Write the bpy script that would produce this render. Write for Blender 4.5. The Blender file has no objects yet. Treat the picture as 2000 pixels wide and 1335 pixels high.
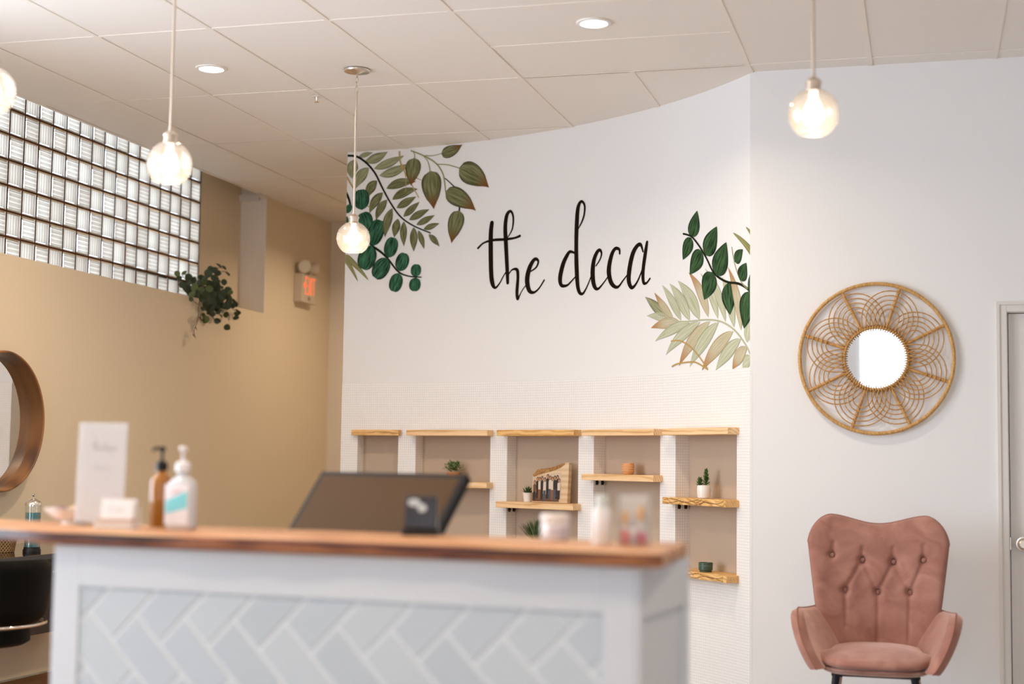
import bpy, math, random
from math import sin, cos, pi, radians, sqrt, hypot, atan2
from mathutils import Vector, Matrix
random.seed(7)
S = bpy.context.scene
C = S.collection
EYE = 1.27            # lens height above the floor
CEIL = EYE + 2.0505   # suspended ceiling height

# ------------------------------------------------------------------ camera
YAW, PITCH, ROLL = -.2718, .0792, .0136
_f = Vector((sin(YAW)*cos(PITCH), cos(YAW)*cos(PITCH), sin(PITCH)))
_r = Vector((cos(YAW), -sin(YAW), 0)); _u = _r.cross(_f)
_R = _r*cos(ROLL) + _u*sin(ROLL); _U = -_r*sin(ROLL) + _u*cos(ROLL)
cam = bpy.data.cameras.new('camera'); cam_o = bpy.data.objects.new('camera', cam); C.objects.link(cam_o)
cam_o.matrix_world = Matrix(((_R.x, _U.x, -_f.x, 0), (_R.y, _U.y, -_f.y, 0), (_R.z, _U.z, -_f.z, EYE), (0, 0, 0, 1)))
cam.sensor_fit = 'HORIZONTAL'; cam.sensor_width = 36; cam.lens = 2918.5/2000*36
cam.clip_start = .05
cam.dof.use_dof = True; cam.dof.focus_distance = 8.3; cam.dof.aperture_fstop = 1.35; cam.dof.aperture_blades = 0
S.camera = cam_o

# ------------------------------------------------------------------ light
W = bpy.data.worlds.new('sky'); S.world = W; W.use_nodes = True
_bg = W.node_tree.nodes['Background']
_bg.inputs['Color'].default_value = (.79, .92, 1.10, 1); _bg.inputs['Strength'].default_value = 8.5   # overcast daylight
S.view_settings.view_transform = 'Standard'; S.view_settings.look = 'None'
S.view_settings.gamma = 1; S.view_settings.use_curve_mapping = False
S.view_settings.exposure = 0.05
DOWNLIGHT_W = 21.0; PENDANT_W = 2.6
LAMP_COL = (1.0, .80, .58)
S.cycles.use_denoising = True
S.cycles.max_bounces = 9; S.cycles.diffuse_bounces = 6; S.cycles.glossy_bounces = 4
S.cycles.transmission_bounces = 8; S.cycles.transparent_max_bounces = 12
S.cycles.caustics_reflective = False; S.cycles.caustics_refractive = False
S.cycles.sample_clamp_indirect = 6.0

# ------------------------------------------------------------------ materials
MATS = {}
def mat(name, col=(.8, .8, .8), rough=.5, metal=0, noise=None, bump=None, spec=None, sheen=0, emit=None, estr=0, coat=0, wood=None, trans=0, alpha=1):
    """noise=(scale, colour2, detail) mixes a second colour; bump=(scale, strength, distance)."""
    if name in MATS: return MATS[name]
    m = bpy.data.materials.new(name); m.use_nodes = True; MATS[name] = m
    nt = m.node_tree; N = nt.nodes; L = nt.links; b = N['Principled BSDF']
    b.inputs['Base Color'].default_value = (*col, 1); b.inputs['Roughness'].default_value = rough
    b.inputs['Metallic'].default_value = metal
    if spec is not None: b.inputs['Specular IOR Level'].default_value = spec
    if sheen: b.inputs['Sheen Weight'].default_value = sheen; b.inputs['Sheen Roughness'].default_value = .4; b.inputs['Sheen Tint'].default_value = (1, .75, .65, 1)
    if coat: b.inputs['Coat Weight'].default_value = coat; b.inputs['Coat Roughness'].default_value = .15
    if trans: b.inputs['Transmission Weight'].default_value = trans
    if alpha < 1: b.inputs['Alpha'].default_value = alpha
    if emit: b.inputs['Emission Color'].default_value = (*emit, 1); b.inputs['Emission Strength'].default_value = estr
    tc = N.new('ShaderNodeTexCoord')
    if noise:
        n = N.new('ShaderNodeTexNoise'); n.inputs['Scale'].default_value = noise[0]; n.inputs['Detail'].default_value = noise[2] if len(noise) > 2 else 4
        mp = N.new('ShaderNodeMapping'); mp.inputs['Scale'].default_value = noise[3] if len(noise) > 3 else (1, 1, 1)
        L.new(tc.outputs['Object'], mp.inputs['Vector']); L.new(mp.outputs['Vector'], n.inputs['Vector'])
        r = N.new('ShaderNodeValToRGB'); r.color_ramp.elements[0].position = .35; r.color_ramp.elements[1].position = .65
        r.color_ramp.elements[0].color = (*col, 1); r.color_ramp.elements[1].color = (*noise[1], 1)
        L.new(n.outputs['Fac'], r.inputs['Fac']); L.new(r.outputs['Color'], b.inputs['Base Color'])
    if bump:
        n = N.new('ShaderNodeTexNoise'); n.inputs['Scale'].default_value = bump[0]; n.inputs['Detail'].default_value = 5
        L.new(tc.outputs['Object'], n.inputs['Vector'])
        bp = N.new('ShaderNodeBump'); bp.inputs['Strength'].default_value = bump[1]; bp.inputs['Distance'].default_value = bump[2]
        L.new(n.outputs['Fac'], bp.inputs['Height']); L.new(bp.outputs['Normal'], b.inputs['Normal'])
    return m

def ramp(N, stops):
    r = N.new('ShaderNodeValToRGB'); e = r.color_ramp.elements
    while len(e) < len(stops): e.new(.5)
    for k, (p, c) in enumerate(stops): e[k].position = p; e[k].color = (*c, 1)
    return r

def wood_mat(name, stops, scale=(1, 9, 9), freq=3.2, dist=3.0, rough=.45, knots=True, coat=0):
    """grain running along object X, growth rings from a distorted wave, random per object"""
    if name in MATS: return MATS[name]
    m = bpy.data.materials.new(name); m.use_nodes = True; MATS[name] = m
    nt = m.node_tree; N = nt.nodes; L = nt.links; b = N['Principled BSDF']
    tc = N.new('ShaderNodeTexCoord'); oi = N.new('ShaderNodeObjectInfo')
    mp = N.new('ShaderNodeMapping'); mp.inputs['Scale'].default_value = scale
    off = N.new('ShaderNodeVectorMath'); off.operation = 'MULTIPLY_ADD'
    cx = N.new('ShaderNodeCombineXYZ')
    for k in range(3): L.new(oi.outputs['Random'], cx.inputs[k])
    off.inputs[1].default_value = (7, 13, 5); L.new(cx.outputs[0], off.inputs[0]); L.new(tc.outputs['Object'], off.inputs[2])
    L.new(off.outputs[0], mp.inputs['Vector'])
    wv = N.new('ShaderNodeTexWave'); wv.wave_type = 'RINGS'; wv.rings_direction = 'X'
    wv.inputs['Scale'].default_value = freq; wv.inputs['Distortion'].default_value = dist; wv.inputs['Detail'].default_value = 3; wv.inputs['Detail Scale'].default_value = 1.2
    L.new(mp.outputs[0], wv.inputs['Vector'])
    nz = N.new('ShaderNodeTexNoise'); nz.inputs['Scale'].default_value = 2.2; nz.inputs['Detail'].default_value = 5; L.new(mp.outputs[0], nz.inputs['Vector'])
    mx = N.new('ShaderNodeMath'); mx.operation = 'MULTIPLY_ADD'; mx.inputs[1].default_value = .45
    L.new(wv.outputs['Fac'], mx.inputs[0]); 
    m2 = N.new('ShaderNodeMath'); m2.operation = 'MULTIPLY'; m2.inputs[1].default_value = .62; L.new(nz.outputs['Fac'], m2.inputs[0]); L.new(m2.outputs[0], mx.inputs[2])
    r = ramp(N, stops); L.new(mx.outputs[0], r.inputs['Fac']); L.new(r.outputs['Color'], b.inputs['Base Color'])
    b.inputs['Roughness'].default_value = rough
    if coat: b.inputs['Coat Weight'].default_value = coat
    return m

def mosaic_mat(name, pitch, tile, grout, rough=.3):
    """small square tiles on a UV laid out in metres"""
    if name in MATS: return MATS[name]
    m = bpy.data.materials.new(name); m.use_nodes = True; MATS[name] = m
    nt = m.node_tree; N = nt.nodes; L = nt.links; b = N['Principled BSDF']
    uv = N.new('ShaderNodeUVMap'); uv.uv_map = 'UVMap'
    br = N.new('ShaderNodeTexBrick'); br.offset = 0; br.squash = 1
    br.inputs['Scale'].default_value = 1; br.inputs['Brick Width'].default_value = pitch; br.inputs['Row Height'].default_value = pitch
    br.inputs['Mortar Size'].default_value = pitch*.11; br.inputs['Mortar Smooth'].default_value = .3; br.inputs['Bias'].default_value = 0
    br.inputs['Color1'].default_value = (*tile, 1); br.inputs['Color2'].default_value = (*[min(1, c*1.03) for c in tile], 1); br.inputs['Mortar'].default_value = (*grout, 1)
    L.new(uv.outputs[0], br.inputs['Vector']); L.new(br.outputs['Color'], b.inputs['Base Color'])
    bp = N.new('ShaderNodeBump'); bp.inputs['Strength'].default_value = .5; bp.inputs['Distance'].default_value = .002; bp.invert = True
    L.new(br.outputs['Fac'], bp.inputs['Height']); L.new(bp.outputs['Normal'], b.inputs['Normal'])
    b.inputs['Roughness'].default_value = rough
    return m

def leaf_mat(name, body, light, tip=None, edge=None, rough=.8):
    """brushed paint: streaks along the leaf (UV v), lighter down the middle (UV u), another colour towards the tip"""
    if name in MATS: return MATS[name]
    m = bpy.data.materials.new(name); m.use_nodes = True; MATS[name] = m
    nt = m.node_tree; N = nt.nodes; L = nt.links; b = N['Principled BSDF']
    uv = N.new('ShaderNodeUVMap'); uv.uv_map = 'UVMap'; sp = N.new('ShaderNodeSeparateXYZ'); L.new(uv.outputs[0], sp.inputs[0])
    tc = N.new('ShaderNodeTexCoord')
    mp = N.new('ShaderNodeMapping'); mp.inputs['Scale'].default_value = (2.6, .9, 1)
    oi = N.new('ShaderNodeObjectInfo'); ad = N.new('ShaderNodeVectorMath'); ad.operation = 'MULTIPLY_ADD'; ad.inputs[1].default_value = (20, 20, 20)
    cx = N.new('ShaderNodeCombineXYZ'); L.new(oi.outputs['Random'], cx.inputs[0]); L.new(oi.outputs['Random'], cx.inputs[1])
    L.new(uv.outputs[0], mp.inputs[0]); L.new(cx.outputs[0], ad.inputs[0]); L.new(mp.outputs[0], ad.inputs[2])
    n = N.new('ShaderNodeTexNoise'); n.inputs['Scale'].default_value = 2.0; n.inputs['Detail'].default_value = 6; L.new(ad.outputs[0], n.inputs['Vector'])
    r = ramp(N, ((.38, body), (.64, light))); L.new(n.outputs['Fac'], r.inputs['Fac'])
    col = r.outputs['Color']
    ab = N.new('ShaderNodeMath'); ab.operation = 'ABSOLUTE'; L.new(sp.outputs[0], ab.inputs[0])
    gt = N.new('ShaderNodeMapRange'); gt.inputs[1].default_value = .72; gt.inputs[2].default_value = 1.0; L.new(ab.outputs[0], gt.inputs[0])
    mx = N.new('ShaderNodeMix'); mx.data_type = 'RGBA'; mx.inputs[7].default_value = (*(edge or [c*.45 for c in body]), 1)
    L.new(gt.outputs[0], mx.inputs[0]); L.new(col, mx.inputs[6]); col = mx.outputs[2]
    if tip:
        nn = N.new('ShaderNodeMath'); nn.operation = 'MULTIPLY_ADD'; nn.inputs[1].default_value = .35; L.new(n.outputs['Fac'], nn.inputs[0]); L.new(sp.outputs[1], nn.inputs[2])
        t = N.new('ShaderNodeMapRange'); t.inputs[1].default_value = .72; t.inputs[2].default_value = 1.08; L.new(nn.outputs[0], t.inputs[0])
        m3 = N.new('ShaderNodeMix'); m3.data_type = 'RGBA'; m3.inputs[7].default_value = (*tip, 1)
        L.new(t.outputs[0], m3.inputs[0]); L.new(col, m3.inputs[6]); col = m3.outputs[2]
    L.new(col, b.inputs['Base Color']); b.inputs['Roughness'].default_value = rough; b.inputs['Specular IOR Level'].default_value = .2
    return m

def glass_mat(name, col=(1, 1, 1), clear=.8, gloss=.12, milk=.0, rough=.03):
    """thin glass: mostly see-through, a little mirror reflection, some milky scatter"""
    if name in MATS: return MATS[name]
    m = bpy.data.materials.new(name); m.use_nodes = True; MATS[name] = m
    nt = m.node_tree; N = nt.nodes; L = nt.links
    for n in list(N): 
        if n.type != 'OUTPUT_MATERIAL': N.remove(n)
    out = [n for n in N if n.type == 'OUTPUT_MATERIAL'][0]
    t = N.new('ShaderNodeBsdfTransparent'); t.inputs[0].default_value = (*col, 1)
    g = N.new('ShaderNodeBsdfGlossy'); g.inputs['Roughness'].default_value = rough
    tr = N.new('ShaderNodeBsdfTranslucent'); tr.inputs[0].default_value = (*col, 1)
    df = N.new('ShaderNodeBsdfDiffuse'); df.inputs[0].default_value = (*col, 1)
    mk = N.new('ShaderNodeMixShader'); mk.inputs[0].default_value = .5; L.new(tr.outputs[0], mk.inputs[1]); L.new(df.outputs[0], mk.inputs[2])
    m1 = N.new('ShaderNodeMixShader'); m1.inputs[0].default_value = milk; L.new(t.outputs[0], m1.inputs[1]); L.new(mk.outputs[0], m1.inputs[2])
    lw = N.new('ShaderNodeLayerWeight'); lw.inputs[0].default_value = .25
    mr = N.new('ShaderNodeMapRange'); mr.inputs[3].default_value = gloss*.35; mr.inputs[4].default_value = min(1, gloss*4); L.new(lw.outputs['Facing'], mr.inputs[0])
    m2 = N.new('ShaderNodeMixShader'); L.new(mr.outputs[0], m2.inputs[0]); L.new(m1.outputs[0], m2.inputs[1]); L.new(g.outputs[0], m2.inputs[2])
    L.new(m2.outputs[0], out.inputs[0])
    return m

# ------------------------------------------------------------------ mesh helpers
class MB:
    def __init__(s): s.v = []; s.f = []; s.uv = {}; s.mi = []; s.cur = 0
    def add(s, vs, fs, uvs=None):
        o = len(s.v); s.v += [tuple(p) for p in vs]
        for k, f in enumerate(fs):
            if uvs: s.uv[len(s.f)] = uvs[k]
            s.f.append(tuple(i+o for i in f)); s.mi.append(s.cur)
        return s
    def box(s, x0, x1, y0, y1, z0, z1):
        return s.add([(x0,y0,z0),(x1,y0,z0),(x1,y1,z0),(x0,y1,z0),(x0,y0,z1),(x1,y0,z1),(x1,y1,z1),(x0,y1,z1)],
                     [(0,3,2,1),(4,5,6,7),(0,1,5,4),(1,2,6,5),(2,3,7,6),(3,0,4,7)])
    def prism(s, poly, z0, z1, axis='z'):
        n = len(poly); A = sum(poly[i][0]*poly[(i+1)%n][1]-poly[(i+1)%n][0]*poly[i][1] for i in range(n))
        if A < 0: poly = poly[::-1]
        P = {'z': lambda a, b, c: (a, b, c), 'y': lambda a, b, c: (a, c, b), 'x': lambda a, b, c: (c, a, b)}[axis]
        vs = [P(a, b, z0) for a, b in poly] + [P(a, b, z1) for a, b in poly]
        fs = [tuple(range(n-1, -1, -1)), tuple(range(n, 2*n))] + [(i, (i+1)%n, n+(i+1)%n, n+i) for i in range(n)]
        if axis == 'y': fs = [f[::-1] for f in fs]
        return s.add(vs, fs)
    def lathe(s, prof, seg=24, c=(0, 0, 0), axis='z', cap=True):
        """prof: (radius, height) pairs from bottom to top"""
        vs = []; fs = []
        for r, h in prof:
            for k in range(seg):
                a = 2*pi*k/seg; x, y = r*cos(a), r*sin(a)
                p = (x, y, h) if axis == 'z' else ((h, x, y) if axis == 'x' else (y, h, x))
                vs.append((p[0]+c[0], p[1]+c[1], p[2]+c[2]))
        for j in range(len(prof)-1):
            for k in range(seg):
                k2 = (k+1) % seg
                fs.append((j*seg+k, j*seg+k2, (j+1)*seg+k2, (j+1)*seg+k))
        if cap:
            if prof[0][0] > 1e-5: fs.append(tuple(range(seg-1, -1, -1)))
            if prof[-1][0] > 1e-5: fs.append(tuple((len(prof)-1)*seg+k for k in range(seg)))
        return s.add(vs, fs)
    def tube(s, pts, r, seg=8, closed=False, cap=True):
        P = [Vector(p) for p in pts]; n = len(P); R = r if isinstance(r, (list, tuple)) else [r]*n
        vs = []; fs = []; up = None
        for i in range(n):
            a = P[(i-1) % n] if (closed or i > 0) else P[0]; b = P[(i+1) % n] if (closed or i < n-1) else P[-1]
            t = (b-a)
            t = t.normalized() if t.length > 1e-9 else Vector((0, 0, 1))
            if up is None: up = t.orthogonal().normalized()
            up = (up - t*up.dot(t)); up = up.normalized() if up.length > 1e-6 else t.orthogonal().normalized()
            sd = t.cross(up)
            for k in range(seg):
                an = 2*pi*k/seg; vs.append(P[i] + (up*cos(an) + sd*sin(an))*R[i])
        m = n if closed else n-1
        for i in range(m):
            j = (i+1) % n
            for k in range(seg):
                k2 = (k+1) % seg; fs.append((i*seg+k, i*seg+k2, j*seg+k2, j*seg+k))
        if cap and not closed: fs += [tuple(range(seg-1, -1, -1)), tuple((n-1)*seg+k for k in range(seg))]
        return s.add(vs, fs)
    def sphere(s, c, r, seg=16, rings=10, sc=(1, 1, 1)):
        vs = [(c[0], c[1], c[2]-r*sc[2])]; fs = []
        for j in range(1, rings):
            t = pi*j/rings
            for k in range(seg):
                a = 2*pi*k/seg; vs.append((c[0]+r*sc[0]*sin(t)*cos(a), c[1]+r*sc[1]*sin(t)*sin(a), c[2]-r*sc[2]*cos(t)))
        vs.append((c[0], c[1], c[2]+r*sc[2])); e = len(vs)-1
        for k in range(seg):
            k2 = (k+1) % seg; fs.append((0, 1+k2, 1+k)); fs.append((e, e-seg+k, e-seg+k2))
        for j in range(rings-2):
            for k in range(seg):
                k2 = (k+1) % seg; a = 1+j*seg; fs.append((a+k, a+k2, a+seg+k2, a+seg+k))
        return s.add(vs, fs)
    def grid(s, fn, nu, nv, closed_u=False, uv=False, flip=False):
        vs = [fn(i/nu, j/nv) for j in range(nv+1) for i in range(nu+1)]; fs = []; us = []
        for j in range(nv):
            for i in range(nu):
                a = j*(nu+1)+i; q = (a, a+1, a+nu+2, a+nu+1); w = ((i/nu, j/nv), ((i+1)/nu, j/nv), ((i+1)/nu, (j+1)/nv), (i/nu, (j+1)/nv))
                if flip: q = q[::-1]; w = w[::-1]
                fs.append(q); us.append(w)
        return s.add(vs, fs, us if uv else None)
    def mesh(s, name):
        me = bpy.data.meshes.new(name); me.from_pydata(s.v, [], s.f)
        if s.uv:
            ul = me.uv_layers.new(name='UVMap')
            for p in me.polygons:
                u = s.uv.get(p.index)
                if u:
                    for k, li in enumerate(p.loop_indices): ul.data[li].uv = u[k]
        if any(s.mi): me.polygons.foreach_set('material_index', s.mi)
        me.update(); return me

def obj(name, mb, m, parent=None, loc=(0, 0, 0), rot=None, smooth=False, bevel=0, segs=2, sub=0):
    me = mb.mesh(name) if isinstance(mb, MB) else mb
    if not me.materials:
        for q in (m if isinstance(m, (list, tuple)) else [m]): me.materials.append(q)
    o = bpy.data.objects.new(name, me); C.objects.link(o)
    if parent: o.parent = parent
    o.location = loc
    if rot: o.rotation_euler = rot
    if smooth:
        me.polygons.foreach_set('use_smooth', [True]*len(me.polygons))
        if smooth != 'all':
            me.set_sharp_from_angle(angle=radians(38))
    if bevel:
        b = o.modifiers.new('bevel', 'BEVEL'); b.width = bevel; b.segments = segs; b.limit_method = 'ANGLE'; b.angle_limit = radians(40)
    if sub:
        b = o.modifiers.new('sub', 'SUBSURF'); b.levels = sub; b.render_levels = sub
    return o
def thing(name, label, cat, loc=(0, 0, 0), rz=0, group=None):
    o = bpy.data.objects.new(name, None); C.objects.link(o); o.empty_display_size = .05
    o.location = loc; o.rotation_euler = (0, 0, rz); return tag(o, label, cat, group)
def tag(o, label, cat, group=None):
    o['label'] = label; o['category'] = cat
    if group: o['group'] = group
    return o
def struct(name, mb, m, label=None, **k):
    o = obj(name, mb, m, **k); o['kind'] = 'structure'
    if label: o['label'] = label
    return o

# ------------------------------------------------------------------ palette
M_white = mat('white_paint', (.80, .765, .725), .6, bump=(180, .05, .001))
M_whitewall = mat('white_wall_paint', (.82, .81, .80), .7, bump=(120, .06, .001))
M_beige = mat('beige_wall_paint', (.78, .655, .475), .75, bump=(160, .08, .001))
M_farwall = mat('pale_wall_paint', (.82, .74, .64), .75)
M_tile = mat('ceiling_tile_fibre', (.88, .83, .77), .9, noise=(230, (.82, .76, .70), 3), bump=(160, .35, .003))
M_runner = mat('ceiling_grid_paint', (.86, .79, .71), .6)
M_plenum = mat('plenum_dark', (.10, .06, .03), .9)
M_taupe = mat('taupe_niche_paint', (.49, .38, .285), .85, bump=(300, .1, .001))
M_mosaic = mosaic_mat('white_mosaic', .0155, (.89, .875, .86), (.76, .735, .71))
M_door = mat('door_paint', (.74, .70, .66), .45)
M_floor = wood_mat('floor_planks', ((.2, (.30, .26, .225)), (.55, (.43, .39, .35)), (.85, (.52, .49, .45))), scale=(5, .7, 1), rough=.35)
M_pine = wood_mat('pine_board', ((.18, (.55, .27, .085)), (.42, (.80, .52, .26)), (.8, (.88, .62, .36))), scale=(1.2, 9, 9), freq=2.2, dist=5)
M_pine2 = wood_mat('amber_pine_board', ((.18, (.36, .14, .03)), (.45, (.70, .39, .12)), (.8, (.82, .52, .21))), scale=(1.6, 10, 10), freq=3.2, dist=7)
M_slabedge = wood_mat('live_edge_side', ((.30, (.030, .007, .003)), (.46, (.105, .024, .009)), (.62, (.20, .055, .018)), (.85, (.42, .16, .05))), scale=(1.5, 2.0, 8), freq=1.0, dist=7, rough=.6)
M_slab = wood_mat('live_edge_wood', ((.22, (.13, .03, .012)), (.38, (.36, .10, .03)), (.52, (.52, .23, .085)), (.72, (.70, .41, .20))), scale=(1.1, 3.4, 7), freq=1.4, dist=6, rough=.45)
M_black = mat('black_plastic', (.010, .008, .008), .4, spec=.25)
M_blackfab = mat('black_vinyl', (.003, .0025, .002), .5, spec=.07)
M_steel = mat('brushed_nickel', (.72, .62, .52), .28, 1)
M_chrome = mat('chrome', (.8, .74, .66), .12, 1)
M_mirror = mat('mirror_glass', (.90, .90, .90), .02, 1)
M_rattan = mat('rattan_cane', (.60, .33, .10), .5, noise=(60, (.42, .20, .05), 3))
M_rattan2 = mat('wrapped_cane', (.66, .40, .14), .55, noise=(160, (.46, .24, .07), 2, (1, 1, .2)))
M_potwhite = mat('white_ceramic', (.85, .81, .77), .3)
M_clear = glass_mat('clear_acrylic', (1, 1, 1), gloss=.10, milk=.10)

# ------------------------------------------------------------------ room shell
XL, YB, YF, XR, YFAR = -5.02, 7.773, -2.6, 3.3, 12.07
b = MB(); b.box(XL-.4, XR+.15, YF-.15, YFAR+.15, -.08, 0); struct('floor', b, M_floor)

# left wall with a deep ledge and the recess that holds the glass blocks
LEDGE, GX, PITCH_Y, PITCH_Z = EYE+1.127, -5.239, .1512, .1525
GY1, NCOL, NROW = 10.044, 26, 8
GY0 = GY1 - NCOL*PITCH_Y; GZ1 = LEDGE + NROW*PITCH_Z; TOPZ = 3.85
SWY0, SWY1, SWZ0, SWZ1 = 2.0, 5.5, .3, 3.1          # tall unseen side window, added and placed to light the curved wall
b = MB(); b.box(XL-.42, XL, 5.75, YFAR+.15, 0, LEDGE)
b.box(XL-.42, XL, YF-.15, SWY0, 0, LEDGE); b.box(XL-.42, XL, SWY1, 5.75, 0, LEDGE); b.box(XL-.42, XL, SWY0, SWY1, 0, SWZ0)
b.box(XL-.42, XL, 10.743, YFAR+.15, LEDGE, TOPZ); b.box(XL-.42, XL, YF-.15, SWY0, LEDGE, TOPZ); b.box(XL-.42, XL, SWY1, 5.75, LEDGE, TOPZ); b.box(XL-.42, XL, SWY0, SWY1, SWZ1, TOPZ)
b.box(XL-.42, GX, GY1+.014, 10.743, LEDGE, TOPZ); b.box(XL-.42, GX, 5.75, GY0, LEDGE, TOPZ)
b.box(XL-.42, GX, GY0, GY1+.014, GZ1, TOPZ); b.box(XL-.42, XL+.02, 5.75, 10.743, TOPZ-.06, TOPZ)
struct('wall_left', b, M_beige)
b = MB(); b.box(XL, XL+.02, 5.75, 10.743, CEIL+.03, TOPZ-.06)
struct('trim_1', b, M_runner, label='narrow edge board closing the ceiling above the glass block recess')
b = MB(); b.box(XL+.0, XL+.012, 10.56, 10.74, CEIL-.02, CEIL+.03); b.box(GX, XL-.05, 10.70, 10.7345, CEIL-.03, CEIL+.02)
struct('trim_2', b, M_white, label='small white wall angle at the top of the recess')

b = MB(); b.box(GX, XL-.0005, 10.735, 10.7425, LEDGE+.0005, TOPZ-.061)  # thin added panel, light from the glass blocks put into its colour
struct('trim_lit_reveal', b, mat('lit_reveal_paint', (.88, .83, .77), .7), label='panel on the far end of the recess, coloured paler to stand in for window light')

# glass block window
win = struct('window_1', (lambda q: q)(MB().box(GX-.10, GX-.002, GY1, GY1+.012, LEDGE, GZ1)), M_white, label='wide band of ribbed glass blocks under the ceiling')
mo = MB(); G = .0115
for k in range(NCOL+1):
    y = GY1 - k*PITCH_Y; mo.box(GX-.08, GX+.0006, y-G/2, y+G/2, LEDGE, GZ1)
for k in range(NROW+1):
    z = LEDGE + k*PITCH_Z; mo.box(GX-.08, GX+.0010, GY0, GY1, z-G/2, z+G/2)
obj('mortar_grid', mo, mat('dark_mortar', (.10, .042, .02), .8, spec=.1), win)
def block_mat(vert):
    m = bpy.data.materials.new('glass_upright_ribs' if vert else 'glass_level_ribs'); m.use_nodes = True; nt = m.node_tree; N = nt.nodes; L = nt.links
    N.remove(N['Principled BSDF']); out = N['Material Output']
    oi = N.new('ShaderNodeObjectInfo'); r = ramp(N, ((0, (.43, .375, .305)), (1, (.56, .50, .42)))); L.new(oi.outputs['Random'], r.inputs[0])
    tc = N.new('ShaderNodeTexCoord'); wv = N.new('ShaderNodeTexWave'); wv.bands_direction = 'Y' if vert else 'Z'; wv.inputs['Scale'].default_value = pi*9/(.12*20)*1.0; L.new(tc.outputs['Object'], wv.inputs['Vector'])
    th = N.new('ShaderNodeMix'); th.data_type = 'RGBA'; th.blend_type = 'MULTIPLY'; th.inputs[0].default_value = 1; wr = ramp(N, ((.15, (.72, .70, .67)), (.85, (1.12, 1.12, 1.12)))); L.new(wv.outputs['Fac'], wr.inputs[0])  # light and dark rib stripes put into the colour, in place of refraction
    L.new(r.outputs[0], th.inputs[6]); L.new(wr.outputs[0], th.inputs[7])
    t = N.new('ShaderNodeBsdfTranslucent'); L.new(th.outputs[2], t.inputs[0])
    g = N.new('ShaderNodeBsdfGlossy'); g.inputs['Roughness'].default_value = .15; g.inputs[0].default_value = (.9, .9, .9, 1)
    d = N.new('ShaderNodeBsdfDiffuse'); d.inputs[0].default_value = (.6, .57, .52, 1)
    a = N.new('ShaderNodeMixShader'); a.inputs[0].default_value = .35; L.new(t.outputs[0], a.inputs[1]); L.new(d.outputs[0], a.inputs[2])
    lw = N.new('ShaderNodeLayerWeight'); lw.inputs[0].default_value = .3
    c = N.new('ShaderNodeMixShader'); L.new(lw.outputs['Fresnel'], c.inputs[0]); L.new(a.outputs[0], c.inputs[1]); L.new(g.outputs[0], c.inputs[2])
    L.new(c.outputs[0], out.inputs[0]); return m
M_block = (block_mat(True), block_mat(False))
def block_mesh(vert):
    hy, hz = (PITCH_Y-G)/2, (PITCH_Z-G)/2; n = 9; m = MB(); rim = .010
    def prof(t):      # ribs across the inner field
        return -.001 + .0060*abs(sin(pi*n*t))
    nn = n*4
    for j in range(nn):
        t0, t1 = j/nn, (j+1)/nn
        a0, a1 = -1+2*t0, -1+2*t1
        if vert: P = lambda a, c, d: (-.004+d, a*(hy-rim), c*(hz-rim))
        else: P = lambda a, c, d: (-.004+d, c*(hy-rim), a*(hz-rim))
        q = [P(a0, -1, prof(t0)), P(a1, -1, prof(t1)), P(a1, 1, prof(t1)), P(a0, 1, prof(t0))]
        m.add(q, [(0, 1, 2, 3) if vert else (3, 2, 1, 0)])
    i = [(-.004, sy*(hy-rim), sz*(hz-rim)) for sy, sz in ((-1,-1),(1,-1),(1,1),(-1,1))]
    o = [(-.0005, sy*hy, sz*hz) for sy, sz in ((-1,-1),(1,-1),(1,1),(-1,1))]
    bk = [(-.075, sy*hy, sz*hz) for sy, sz in ((-1,-1),(1,-1),(1,1),(-1,1))]
    m.add(i+o+bk, [(k, 4+k, 4+(k+1)%4, (k+1)%4)[::-1] for k in range(4)] + [(4+k, 8+k, 8+(k+1)%4, 4+(k+1)%4)[::-1] for k in range(4)])
    me = m.mesh('glass_block'); me.materials.append(M_block[0 if vert else 1]); return me
BM = (block_mesh(True), block_mesh(False))
for c in range(NCOL):
    for r in range(NROW):
        obj('glass_block', BM[(c+r) % 2], None, win, (GX, GY1-(c+.5)*PITCH_Y, LEDGE+(r+.5)*PITCH_Z))

# far wall of the passage, and the wall closing the space behind the niches
b = MB(); b.box(XL-.3, -.7, YFAR, YFAR+.12, 0, 3.6); struct('wall_far', b, M_farwall)
b = MB(); b.box(-.84, -.72, YB+.12, YFAR, 0, 3.6); struct('wall_side', b, M_farwall)

# back wall (right half of the picture) with the door
DX0, DX1, DH = .385, 1.30, 2.035
b = MB(); b.box(-.885, DX0-.012, YB, YB+.12, 0, 3.5); b.box(DX0-.012, DX1+.012, YB, YB+.12, DH+.012, 3.5); b.box(DX1+.012, XR+.15, YB, YB+.12, 0, 3.5)
struct('wall_back', b, M_whitewall)
b = MB(); b.box(XR, XR+.15, YF-.15, YB+.1, 0, 3.5); struct('wall_right', b, M_whitewall)
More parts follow.
